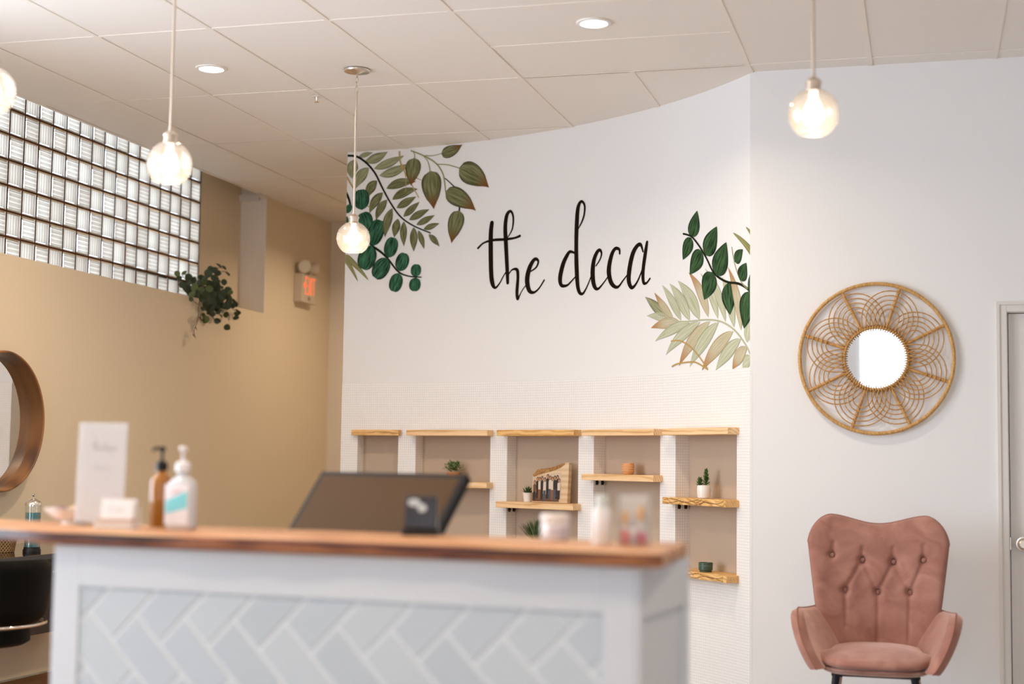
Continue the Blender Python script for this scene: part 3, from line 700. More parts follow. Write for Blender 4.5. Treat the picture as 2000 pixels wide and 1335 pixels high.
for k in range(-30, 31):
    for m_ in range(-8, 9):
        for (x, y, w, h) in ((k+2*m_, k-2*m_, 2, 1), (2+k+2*m_, -1+k-2*m_, 1, 2)):
            poly = [tp(x+g, y+g), tp(x+w-g, y+g), tp(x+w-g, y+h-g), tp(x+g, y+h-g)]
            poly = clip(poly, PX0+.002, PX1-.002, PZ0+.002, PZ1-.002)
            if len(poly) < 3: continue
            A = abs(sum(poly[i][0]*poly[(i+1) % len(poly)][1]-poly[(i+1) % len(poly)][0]*poly[i][1] for i in range(len(poly))))/2
            if A < 2e-4: continue
            m = MB(); m.prism(poly, BY0+.0035, BY0+.008, 'y'); obj('tile', m, random.choice(M_tiles), desk, bevel=.0012, segs=1)
b = MB(); b.box(BX0+.02, -.46, BY1+.001, 1.22, .725, .755); b.box(BX0+.02, BX0+.05, BY1+.001, 1.2, 0, .724); b.box(-.50, -.47, BY1+.001, 1.2, 0, .724)
obj('work_surface', b, mat('pale_laminate', (.62, .52, .42), .5), desk)['label'] = 'lower work surface behind the counter'

# live-edge top
random.seed(11)
fr = []
for i in range(41):
    u = -2.32 + 2.32*i/40
    d = .003*sin(u*7)+.002*sin(u*23+1) + random.uniform(-.001, .001)
    if u < -1.72: d += ((-1.72-u)/.6)**1.3*.30
    fr.append((u, d))
bk = [(-.072, .485), (-.5, .478), (-1.0, .482), (-1.6, .478), (-2.0, .485), (-2.34, .50)]
prof = fr + bk
b = MB(); n = len(prof)
rings = [(DBODY+.001, .010), (DBODY+.008, .002), (DTOP-.012, 0), (DTOP-.003, .003), (DTOP, .008)]
cxy = (-1.1, .27)
for z, ins in rings:
    for u, d in prof:
        e = Vector((cxy[0]-u, cxy[1]-d)); e = Vector((0, 1 if d < .3 else -1)) if -2.25 < u < -.05 else e.normalized()
        b.v.append((u+e.x*ins, d+e.y*ins, z-(.004*max(0, -1.72-u) if z < DTOP-.02 else 0)))
for j in range(len(rings)-1):
    for i in range(n):
        b.f.append((j*n+i, j*n+(i+1) % n, (j+1)*n+(i+1) % n, (j+1)*n+i)); b.mi.append(1 if j < 3 and i != len(fr)-1 else 0)
b.f.append(tuple(range((len(rings)-1)*n, len(rings)*n))); b.mi.append(0); b.f.append(tuple(range(n-1, -1, -1))); b.mi.append(0)
top = obj('counter_top', b, [M_slab, M_slabedge], None, DO, (0, 0, TH), smooth=True)
tag(top, 'thick live-edge wooden counter top lying on the white desk', 'counter top')
def on_desk(u, d, z=None): 
    p = DO + Vector((u*cos(TH)-d*sin(TH), u*sin(TH)+d*cos(TH), 0)); p.z = DTOP if z is None else z; return p

# ---- sign in an acrylic stand
CAMYAW = .2718
M_card = mat('white_card', (.84, .84, .87), .5); M_grey = mat('grey_print', (.42, .42, .45), .7)
def mini_script(m, cx, cz, wid, y):
    s_all = [p[0] for _, st in LETTERS for q in st for p in q]; z_all = [p[1] for _, st in LETTERS for q in st for p in q]
    s0, s1 = min(s_all), max(s_all); z0 = (min(z_all)+max(z_all))/2; k = wid/(s1-s0)
    for _, st in LETTERS:
        for q in st:
            ribbon(m, smooth_path([(cx+(p[0]-(s0+s1)/2)*k, cz+(p[1]-z0)*k, p[2]*k*1.1) for p in q], 3), y, dst=lambda s, z, o: (s, o, z), ends=False)
sg = thing('menu_sign', 'tall white card sign in a clear stand on the counter', 'sign', on_desk(-1.768, .30), .16)
tilt = MB(); tilt.box(-.071, .071, 0, .004, .012, .298); o = obj('card', tilt, M_card, sg, rot=(-.05, 0, 0))
m = MB(); mini_script(m, .005, .232, .072, -.0012); obj('printed_name', m, M_grey, o)
m = MB()
for k in range(9): x = -.02+k*.005; m.tube([(x, -.001, .168+.003*(k % 2)), (x+.004, -.001, .172-.002*(k % 3))], .0011, 4)
obj('small_print', m, mat('faint_print', (.66, .66, .69), .7), o)
m = MB(); m.box(-.073, .073, -.004, -.002, .010, .30); m.box(-.073, .073, .006, .008, .010, .30); st = obj('clear_stand', m, M_clear, sg, rot=(-.05, 0, 0))
obj('stand_foot', MB().box(-.073, .073, -.03, .05, 0, .004), M_clear, sg)

# ---- business card holder
ch = thing('card_holder', 'small holder filled with white business cards beside the tall sign', 'card holder', on_desk(-1.632, .20), .10)
m = MB(); m.prism([(-.028, 0), (.035, 0), (.035, .06), (.028, .06), (.02, .022), (-.02, .012), (-.028, .03)], -.056, .056, 'x'); obj('tray', m, M_clear, ch)
obj('base', MB().box(-.054, .054, -.026, .018, .001, .020), mat('holder_white', (.78, .74, .74), .4), ch)
obj('wood_strip', MB().box(-.052, .052, -.02, .012, .0205, .028), mat('holder_wood', (.55, .32, .2), .5), ch)
for k in range(5): obj('business_card', MB().box(-.047, .047, 0, .0008, 0, .055), M_card, ch, (.001*k, -.006+.004*k, .0285), (-.15, 0, 0))
m = MB(); mini_script(m, 0, .030, .045, -.0072); obj('printed_name', m, M_grey, ch, (0, 0, .028))

# ---- bottles
def bottle_pump(t, m_pump, zt, r=.011, spout=.035, ang=0):
    m = MB(); m.lathe([(.0, zt), (r*1.35, zt), (r*1.35, zt+.020), (r*.8, zt+.026), (.004, zt+.028), (.004, zt+.052), (r*.75, zt+.053), (r*.75, zt+.064), (.0, zt+.066)], 20)
    m.tube([(0, 0, zt+.060), (spout*.7*cos(ang), spout*.7*sin(ang), zt+.060), (spout*cos(ang), spout*sin(ang), zt+.054)], .0042, 8)
    obj('pump', m, m_pump, t, smooth=True)
am = thing('amber_bottle', 'tall amber glass bottle with a black pump on the counter', 'bottle', on_desk(-1.612, .38))
m = MB(); m.lathe([(0, 0), (.027, 0), (.030, .004), (.030, .118), (.027, .130), (.015, .140), (.0135, .150), (0, .150)], 32)
A_ = mat('amber_glass', (.60, .24, .02), .06, trans=.55); obj('glass_body', m, A_, am, smooth=True)
m = MB(); m.lathe([(0, .004), (.025, .004), (.026, .07), (0, .071)], 20); obj('liquid', m, mat('amber_oil', (.75, .36, .03), .2), am, smooth=True)
bottle_pump(am, M_black, .150, .012, .028, -2.3); am.scale = (1.06, 1.06, 1.08)
sn = thing('sanitizer_bottle', 'clear pump bottle with a white and turquoise label on the counter', 'bottle', on_desk(-1.487, .30), -.1)
def oval(r, rz, e=.62): return r, rz, e
def oval_loft(prof, seg=28, e=.62):
    m = MB()
    for r, z in prof:
        for k in range(seg):
            a = 2*pi*k/seg; c, s_ = cos(a), sin(a); m.v.append((r*math.copysign(abs(c)**.75, c), e*r*math.copysign(abs(s_)**.75, s_), z))
    for j in range(len(prof)-1):
        for k in range(seg):
            k2 = (k+1) % seg; m.f.append((j*seg+k, j*seg+k2, (j+1)*seg+k2, (j+1)*seg+k)); m.mi.append(0)
    m.f.append(tuple(range(seg-1, -1, -1))); m.mi.append(0); m.f.append(tuple((len(prof)-1)*seg+k for k in range(seg))); m.mi.append(0); return m
obj('bottle_body', oval_loft([(.036, 0), (.041, .005), (.041, .105), (.036, .122), (.022, .134), (.013, .140), (.013, .150)]), mat('clear_gel', (.78, .80, .84), .15, trans=.25), sn, smooth=True)
obj('label_panel', MB().grid(lambda u, v: ((2*u-1)*.036, -.0258-.0016*(1-abs(2*u-1)**3), .012+.105*v), 8, 2), mat('label_white', (.82, .80, .84), .4), sn)
obj('label_band', MB().grid(lambda u, v: ((2*u-1)*.033, -.0262-.0016*(1-abs(2*u-1)**3), .040+.016*u+(.034+.010*u)*v), 8, 2), mat('label_turquoise', (.22, .66, .74), .4), sn)
obj('label_title', MB().grid(lambda u, v: ((2*u-1)*.022, -.0262-.0016*(1-abs(2*u-1)**3), .088+.010*u+.008*v), 8, 1), mat('label_red', (.66, .46, .52), .4), sn)
bottle_pump(sn, mat('white_plastic', (.80, .79, .82), .35), .150, .0145, .03, -1.2); sn.scale = (1.08, 1.08, 1.08)

# ---- ornament dish at the left end of the counter
orn = thing('trinket_dish', 'pale scalloped dish holding brown and plum pieces at the counter end', 'dish', on_desk(-1.93, .40))
m = MB()
def dish(u, v, th):
    a = 2*pi*u; r = (.026+.048*v)*(1+.06*cos(7*a)*v); return (r*cos(a)*1.25, r*sin(a)*.8, .004+.038*v**1.6+th)
m.grid(lambda u, v: dish(u, v, 0), 42, 6); m.grid(lambda u, v: dish(u, v, .004), 42, 6, flip=True); m.lathe([(0, 0), (.036, 0), (.036, .006), (0, .006)], 24)
obj('dish_bowl', m, mat('pearly_white', (.84, .80, .77), .3), orn, smooth=True)
for x, y, z, r, c in ((.022, 0, .044, .024, (.45, .22, .08)), (-.046, .0, .038, .022, (.28, .16, .16)), (-.01, .015, .038, .022, (.62, .42, .26))):
    m = MB(); m.sphere((x, y, z), r, 12, 8, (1.1, .9, .62)); obj('piece', m, mat('trinket_%d' % int(c[0]*100), c, .5), orn, smooth=True)

# ---- card reader
rd = thing('card_reader', 'small black card reader standing on the counter before the screen', 'card reader', on_desk(-.79, .40), CAMYAW-.1)
m = MB(); m.prism([(-.032, 0), (.034, 0), (.034, .012), (.024, .018), (-.024, .018), (-.032, .012)], -.049, .049, 'x'); obj('foot', m, M_black, rd, bevel=.003)
m = MB(); m.prism([(-.022, .0185), (.022, .0185), (.016, .104), (.004, .108), (-.012, .096)], -.044, .044, 'x'); obj('housing', m, mat('reader_black', (.025, .021, .023), .22), rd, bevel=.005)
for x, z, r, s_ in ((-.018, .088, .011, 1.6), (.004, .074, .012, 1.1)):  # pale discs stand in for two light reflections on the housing
    m = MB(); m.lathe([(0, 0), (r, 0), (r*.9, .003), (0, .004)], 20); o = obj('glint_disc', m, mat('glint_grey', (.50, .55, .57), .25), rd, (x, -.0145-(.09-z)*.14-.0005, z), (radians(90)-.12, 0, 0), smooth=True); o.scale = (s_, 1, 1)

# ---- white jar
jr = thing('white_jar', 'squat white jar standing alone on the counter', 'jar', on_desk(-.405, .40))
m = MB(); m.lathe([(0, 0), (.033, 0), (.037, .006), (.037, .040), (.034, .046), (0, .046)], 28); obj('jar_body', m, mat('frosted_white', (.84, .83, .84), .3), jr, smooth=True)
m = MB(); m.lathe([(0, .0462), (.0385, .0462), (.0385, .064), (.036, .068), (0, .068)], 28); obj('lid', m, mat('jar_lid', (.72, .66, .62), .4), jr, smooth=True)
obj('jar_label', MB().grid(lambda u, v: (.0374*sin(1.6*u-.2), -.0374*cos(1.6*u-.2), .010+.026*v), 8, 1), mat('label_lilac', (.58, .54, .60), .5), jr)

# ---- lotion bottle and clear display box with lip balms
lb = thing('lotion_bottle', 'slim white lotion bottle with a pale cap beside the clear box', 'bottle', on_desk(-.236, .27))
m = MB(); m.lathe([(0, 0), (.021, 0), (.0235, .004), (.0235, .082), (.020, .090), (0, .090)], 24); obj('bottle_body', m, mat('lotion_white', (.80, .78, .77), .35), lb, smooth=True)
m = MB(); m.lathe([(0, .0902), (.0175, .0902), (.0165, .118), (.013, .122), (0, .122)], 24); obj('cap', m, mat('pale_mint_cap', (.62, .66, .63), .35), lb, smooth=True)
bx = thing('display_box', 'clear acrylic display box holding lip balms at the counter end', 'display box', on_desk(-.160, .30), CAMYAW)
m = MB(); w_, d_, h_ = .040, .030, .128
m.box(-w_, w_, -d_, d_, 0, .003); m.box(-w_, w_, d_-.002, d_, .003, h_); m.box(-w_, -w_+.002, -d_, d_-.002, .003, h_); m.box(w_-.002, w_, -d_, d_-.002, .003, h_); m.box(-w_+.002, w_-.002, -d_, -d_+.002, .003, .05)
obj('box_shell', m, M_clear, bx)
obj('header_card', MB().box(-.037, .037, .022, .0225, .006, .122), mat('header_card_grey', (.66, .63, .58), .6), bx)
random.seed(3)
for k, (x, y, c, h) in enumerate(((-.028, -.012, (.70, .12, .10), .034), (-.016, -.016, (.68, .20, .16), .030), (.012, -.014, (.55, .05, .12), .028), (.024, -.012, (.62, .08, .14), .026), (-.002, -.002, (.72, .74, .76), .04), (.018, .008, (.74, .72, .70), .092), (-.022, .010, (.74, .66, .56), .078))):
    lt = thing('lip_balm', ('red', 'coral', 'crimson', 'rose', 'silver', 'tall white', 'tall cream')[k]+' lip balm tube standing inside the clear display box', 'lip balm', bx.matrix_basis @ Vector((x, y, .0031)), 0, 'lip balms in the display box')
    m = MB(); m.lathe([(0, 0), (.0062, 0), (.0062, h*.62), (0, h*.62)], 14); obj('tube', m, mat('balm_%d' % k, c, .35), lt, smooth=True)
    m = MB(); m.lathe([(0, h*.62), (.0066, h*.62), (.0066, h-.002), (.005, h), (0, h)], 14); obj('cap', m, mat('balm_cap_%d' % k, (.72, .42, .16) if k > 4 else tuple(min(1, q*1.15) for q in c), .3), lt, smooth=True)

# ---- monitor
MP = Vector((-1.469, 4.0196, -.0378))*(4.5/4.25); MP.z += EYE
MYAW = CAMYAW - radians(35); TAU = radians(40); MW, MH = .565, .335
n_h = Vector((-sin(-MYAW+0), 0, 0))
mon = thing('monitor', 'wide dark screen leaning back behind the counter top', 'monitor')
rgt = Vector((cos(MYAW), sin(MYAW), 0)); bkw = Vector((-sin(MYAW), cos(MYAW), 0)); up = Vector((0, 0, cos(TAU))) + bkw*sin(TAU); nrm = rgt.cross(up)
base_pt = MP - up*MH*.5 + bkw*.10; mon.location = (base_pt.x, base_pt.y, .7555)
def mpt(x, h, y): return MP + rgt*x - up*h + bkw*0 + (-nrm)*(-y) - mon.location
def mbox(m, x0, x1, h0, h1, y0, y1):
    P = [mpt(x, h, y) for x, h, y in ((x0,h1,y0),(x1,h1,y0),(x1,h1,y1),(x0,h1,y1),(x0,h0,y0),(x1,h0,y0),(x1,h0,y1),(x0,h0,y1))]
    m.add(P, [(0,3,2,1),(4,5,6,7),(0,1,5,4),(1,2,6,5),(2,3,7,6),(3,0,4,7)])
#   y: positive towards the viewer side of the screen
m = MB(); mbox(m, -MW/2, MW/2, 0, MH, -.03, 0); m.f = [f[::-1] for f in m.f]; obj('housing', m, M_black, mon, bevel=.003)
m = MB(); mbox(m, -MW/2+.018, MW/2-.018, .018, MH-.022, .0002, .0012); m.f = [f[::-1] for f in m.f]; obj('screen', m, mat('dark_glossy_screen', (.085, .046, .020), .5, spec=.12), mon)
m = MB(); mbox(m, -.09, .20, .06, MH-.04, -.09, -.0305); m.f = [f[::-1] for f in m.f]; obj('rear_case', m, M_black, mon, bevel=.01)
m = MB(); c0 = mpt(.02, MH*.55, -.06); m.tube([c0, (c0.x*.3, c0.y*.3, c0.z*.5), (0, 0, .012)], .028, 12); m.lathe([(0, 0), (.12, 0), (.12, .008), (.03, .016), (0, .016)], 28); obj('stand', m, M_black, mon, smooth=True)

# ------------------------------------------------------------------ shelves in the niches
NAMES = ('narrow niche nearest the left end', 'second niche from the left', 'third niche from the left', 'fourth niche from the left', 'niche nearest the right corner')
def niche_frame(i): P, t, n, w = chord(i); return P, atan2(t.y, t.x), w
def board(i, ztop, label, m_, p=.08, u0=-.025, ov=.022, bark=False, group='wooden niche boards', hooks=False):
    P, a, w = niche_frame(i); th = .037
    t = thing('niche_shelf', label, 'shelf', (P.x, P.y, ztop-th), a, group)
    u1 = w+ov
    nseg = 26 if bark else 1
    rs_ = random.Random(int(ztop*1000)+i); 
    fr_ = []
    for k in range(nseg+1):
        u = u0+(u1-u0)*k/nseg; fr_.append((u, -p + ((.010*sin(9*k/nseg*2.2+i)+rs_.uniform(-.004, .004)+.012*(1-k/nseg)) if bark else 0)))
    poly = fr_ + [(u1, -.0055), (w-.001, -.0055), (w-.001, ND-.006), (.001, ND-.006), (.001, -.0055), (u0, -.0055)]
    b = MB(); b.prism(poly, 0, th); obj('plank', b, m_, t, bevel=.0025)
    if bark:
        v = MB()
        for r in range(2):
            q = [(fr_[k][0], fr_[k][1]-.0012, th*(.35+.25*r)+.008*sin(k*.55+r*2+i)) for k in range(1, nseg)]
            v.tube(q, .0011, 5)
        obj('bark_line', v, mat('bark_brown', (.20, .07, .015), .7), t)
    if hooks:
        for uu in (.001, .001):
            pass
        for k, dd in enumerate((.018, .062)):
            h = MB(); h.box(.0005, .012, dd-.006, dd+.006, -.028, -.0005); h.lathe([(0, 0), (.005, 0), (.005, .006), (0, .006)], 10, (.012, dd, -.014), 'x'); obj('bracket', h, M_black, t)
    return t
ZH = EYE+.19
board(0, ZH, 'short amber board over the narrow niche by the wall end', M_pine2, p=.05)
board(1, ZH, 'pale pine board with a dark knot over the second niche', M_pine)
board(2, ZH, 'streaky brown board over the niche with the group photo', M_pine2)
board(3, ZH, 'knotted pine board over the niche with the orange pot', M_pine)
board(4, ZH, 'plain smooth board over the niche nearest the right corner', M_pine)
Z2, Z3, Z4, Z5, ZS = EYE-.138, EYE-.253, EYE-.0715, EYE-.190, .690
board(1, Z2, 'pine shelf half hidden by the screen under a bushy little plant', M_pine, hooks=True)
board(2, Z3, 'pine shelf carrying the group photo and a white pot', M_pine, hooks=True)
board(3, Z4, 'smooth pine shelf carrying the small orange pot', M_pine, hooks=True)
board(4, Z5, 'wavy-edged shelf carrying the white pot with a succulent', M_pine2, bark=True, hooks=True)
board(2, ZS, 'low shelf under the grass plant, mostly hidden by the counter', M_pine)
board(4, ZS, 'low bark-edged shelf carrying the small dark green pot', M_pine2, bark=True)
def in_niche(i, u, d, z): P, t, n, w = chord(i); p = P+t*u+n*d; return (p.x, p.y, z+.0005)

# ---- little plants and pots
M_leafg = mat('plant_green', (.06, .13, .03), .5, noise=(40, (.16, .26, .07), 2)); M_leafd = mat('plant_dark_green', (.03, .075, .02), .5, noise=(60, (.09, .15, .04), 2)); M_leafp = mat('plant_pale_green', (.20, .32, .10), .5, noise=(60, (.45, .52, .30), 2))
M_soil = mat('soil', (.06, .035, .02), .9)
def pot(t, prof, m_, name='pot'):
    r1, h1 = prof[-1]; inner = [(r1-.004, h1), (r1-.006, h1-.012), (0, h1-.012)]
    m = MB(); m.lathe(prof+inner, 28); return obj(name, m, m_, t, smooth=True)
def blade(m, base, tip, w, seg=4, droop=0):
    B, Tp = Vector(base), Vector(tip); ax = (Tp-B); sd = ax.cross(Vector((0, 0, 1))); sd = sd.normalized() if sd.length > 1e-6 else Vector((1, 0, 0)); nn = sd.cross(ax).normalized(); vs = []
    for k in range(seg+1):
        t = k/seg; p = B+ax*t+Vector((0, 0, -droop*t*t)); h = w*(sin(pi*min(1, t*.85+.15))**.8)
        if k == seg: h = w*.03
        vs += [p-sd*h, p+nn*h*.25, p+sd*h]
    fs = []
    for k in range(seg):
        a = k*3; fs += [(a, a+1, a+4, a+3), (a+1, a+2, a+5, a+4)]
    m.add(vs, fs)
rr = random.Random(5)
# bushy plant in an orange pot (second niche)
t = thing('potted_plant', 'tiny bushy green plant in an orange pot above the screen', 'plant', in_niche(1, .29, .0, Z2))
pot(t, [(0, 0), (.030, 0), (.036, .03), (.040, .052), (.042, .060)], mat('terracotta', (.62, .26, .08), .6))
m = MB()
for k in range(150):
    a = rr.uniform(0, 2*pi); e = rr.uniform(.1, 1.35); r = rr.uniform(.02, .075); p = Vector((r*cos(a)*cos(e)*1.05, r*sin(a)*cos(e)*.8, .062+r*sin(e)*.95))
    d = Vector((cos(a)*cos(e)+rr.uniform(-.5, .5), sin(a)*cos(e)+rr.uniform(-.5, .5), sin(e)+rr.uniform(-.6, .4))).normalized()*.016; blade(m, p-d*.3, p+d, .0058, 3)
obj('foliage', m, [M_leafg], t); m = MB()
for k in range(70):
    a = rr.uniform(0, 2*pi); e = rr.uniform(.1, 1.35); r = rr.uniform(.05, .080); p = Vector((r*cos(a)*cos(e)*1.05, r*sin(a)*cos(e)*.8, .062+r*sin(e)*.95)); d = Vector((cos(a), sin(a), rr.uniform(-.4, 1))).normalized()*.010; blade(m, p, p+d, .0045, 3)
obj('pale_leaves', m, M_leafp, t)
# small succulent in a white pot beside the photo
t = thing('succulent_pot', 'small dark spiky succulent in a white pot beside the photo', 'plant', in_niche(2, .140, .035, Z3))
pot(t, [(0, 0), (.024, 0), (.030, .052), (.031, .056)], M_potwhite)
m = MB()
for k in range(22):
    a = k*2.4; e = .35+1.1*(k/22); L_ = .058; blade(m, (0, 0, .046), (L_*cos(a)*cos(e), L_*sin(a)*cos(e), .046+L_*sin(e)*.95), .0075, 4)
obj('leaves', m, M_leafd, t)
# grass plant on the low shelf
t = thing('grass_plant', 'long-bladed grass plant half hidden behind the counter', 'plant', in_niche(2, .26, -.01, ZS), niche_frame(2)[1])
pot(t, [(0, 0), (.045, 0), (.055, .09), (.056, .095)], M_potwhite); m = MB()
for k in range(190):
    a = rr.uniform(0, 2*pi); s_ = rr.uniform(.0, 1)**.7; h = rr.uniform(.13, .185); sp = .135*s_; blade(m, (.03*s_*cos(a), .025*s_*sin(a), .08), (sp*cos(a)*1.1, min(.06, sp*sin(a)*.8), .08+h*(1-.25*s_)), .0034, 4, .02*s_)
obj('blades', m, M_leafd, t)
m = MB()
for k in range(30):
    a = rr.uniform(0, 2*pi); s_ = rr.uniform(.2, 1); blade(m, (.03*s_*cos(a), .025*s_*sin(a), .085), (.1*s_*cos(a), min(.06, .07*s_*sin(a)), .08+.15*(1-.25*s_)), .003, 4, .02*s_)
obj('pale_blades', m, M_leafp, t)
# orange pot
t = thing('orange_pot', 'little orange ceramic pot with a pressed pattern on its shelf', 'pot', in_niche(3, .30, -.005, Z4))
pot(t, [(0, 0), (.026, 0), (.032, .006), (.036, .028), (.035, .052), (.032, .066)], mat('orange_ceramic', (.66, .32, .12), .5), 'pot_body')
m = MB()
for k in range(24):
    a = 2*pi*k/24
    for z in (.022, .036, .050): m.sphere((.0348*cos(a+z*60), .0348*sin(a+z*60), z), .0035, 6, 4)
obj('pressed_dots', m, mat('orange_ceramic_light', (.74, .44, .22), .5), t, smooth=True)
# succulent, right niche
t = thing('succulent_pot', 'plump green succulent in a rounded white pot by the right corner', 'plant', in_niche(4, .275, -.005, Z5))
pot(t, [(0, 0), (.028, 0), (.034, .005), (.037, .028), (.037, .058), (.034, .071)], M_potwhite); m = MB()
for cx, cz, hh, nn in ((.012, .07, .078, 46), (-.022, .066, .036, 30)):
    for k in range(nn):
        a = k*2.4; q = k/nn; z = cz+hh*q; L_ = .032*(1-.5*q); e = .1+.9*q; blade(m, (cx, 0, z), (cx+L_*cos(a)*cos(e), L_*sin(a)*cos(e), z+L_*sin(e)+.006), .0075*(1-.3*q), 3)
obj('leaves', m, M_leafg, t)
# dark green pot
t = thing('green_pot', 'squat dark green glazed pot on the low bark-edged shelf', 'pot', in_niche(4, .315, -.02, ZS))
pot(t, [(0, 0), (.032, 0), (.033, .008), (.038, .012), (.038, .05)], mat('green_glaze', (.045, .085, .055), .35), 'pot_body')
m = MB(); m.lathe([(.0384, .030), (.0392, .032), (.0392, .034), (.0384, .036)], 28, cap=False); obj('glaze_ring', m, mat('green_glaze_light', (.09, .14, .09), .3), t, smooth=True)

# ---- group photo on a slice of wood
P, a, w = niche_frame(2)
t = thing('photo_block', 'group photograph printed on a bark-topped slice of wood', 'photo', in_niche(2, .345, .010, Z3), a)
hw = .140; prof = [(-hw, 0), (hw, 0), (hw, .245), (hw*.75, .243), (hw*.35, .225), (0, .212), (-hw*.45, .206), (-hw*.72, .200), (-hw*.85, .185), (-hw, .165)]
m = MB(); m.prism(prof, -.016, .016, 'y'); o = obj('wood_slice', m, wood_mat('pale_slice', ((.2, (.58, .38, .20)), (.5, (.68, .48, .29)), (.8, (.74, .56, .37))), scale=(1, 1, 6), freq=1.5, dist=3), t, rot=(-.06, 0, 0), bevel=.002)
bark = [(-hw, .165), (-hw*.85, .185), (-hw*.72, .200), (-hw*.45, .206), (0, .212), (hw*.35, .225), (hw*.75, .243), (hw*.8, .236), (hw*.55, .214), (hw*.2, .196), (-hw*.3, .180), (-hw*.7, .168), (-hw*.9, .156)]
m = MB(); m.prism(bark, -.0185, -.0163, 'y'); obj('bark_edge', m, mat('bark_edge_brown', (.22, .09, .02), .8, noise=(70, (.45, .24, .08), 4)), o)
PM = [mat('print_paper', (.62, .47, .34), .7), mat('print_dark', (.025, .018, .015), .7), mat('print_skin', (.52, .27, .15), .7), mat('print_white', (.66, .56, .46), .7), mat('print_denim', (.075, .085, .11), .7), mat('print_rust', (.24, .09, .03), .7), mat('print_brown', (.14, .06, .025), .7)]
m = MB(); Y_ = -.0166
def flat(poly, k, lay):
    m.cur = k; n0 = len(m.f); m.add([(x, Y_-.00012*lay, z) for x, z in poly], [tuple(range(len(poly)))])
def disc(cx, cz, rx, rz, n=14): return [(cx+rx*cos(2*pi*k/n), cz+rz*sin(2*pi*k/n)) for k in range(n)]
flat([(-hw+.004, .006), (hw*.62, .006), (hw*.62, .185), (hw*.2, .182), (-hw*.4, .160), (-hw+.004, .150)], 0, 0)
flat([(-hw+.004, .006), (hw*.55, .006), (hw*.5, .035), (-hw*.2, .05), (-hw+.004, .06)], 6, 1)
ppl = [(-.120, .125, 6, 6, 2), (-.098, .135, 1, 1, 2), (-.080, .140, 3, 5, 2), (-.062, .150, 1, 1, 1), (-.040, .146, 3, 4, 1), (-.018, .156, 1, 1, 1), (.002, .150, 3, 4, 6), (.020, .148, 3, 5, 5), (.038, .160, 1, 4, 1), (.058, .150, 1, 1, 1), (.072, .132, 3, 1, 6)]
for k, (x, h, tops, legs, hair) in enumerate(ppl):
    z0 = .012+.004*((k*3) % 4); hz = z0+h*.86
    flat([(x-.009, z0), (x-.001, z0), (x+.002, z0+h*.42), (x-.010, z0+h*.45)], legs if legs != tops else 1, 2+k); flat([(x+.001, z0), (x+.009, z0), (x+.010, z0+h*.45), (x-.001, z0+h*.42)], legs if legs != tops else 1, 2+k)
    flat([(x-.010, z0+h*.42), (x+.010, z0+h*.42), (x+.012, z0+h*.74), (x+.005, z0+h*.79), (x-.005, z0+h*.79), (x-.012, z0+h*.74)], tops, 3+k)
    flat([(x+.010, z0+h*.40), (x+.013, z0+h*.40), (x+.014, z0+h*.70), (x+.011, z0+h*.72)], 2, 3+k)
    flat(disc(x, hz+.002, .0098, .0135), 1 if hair == 1 else hair if hair == 6 else 6, 3.4+k); flat(disc(x, hz, .0062, .0088), 2, 3.8+k)
obj('photo_print', m, PM, o)['label'] = 'printed photograph of a standing group'

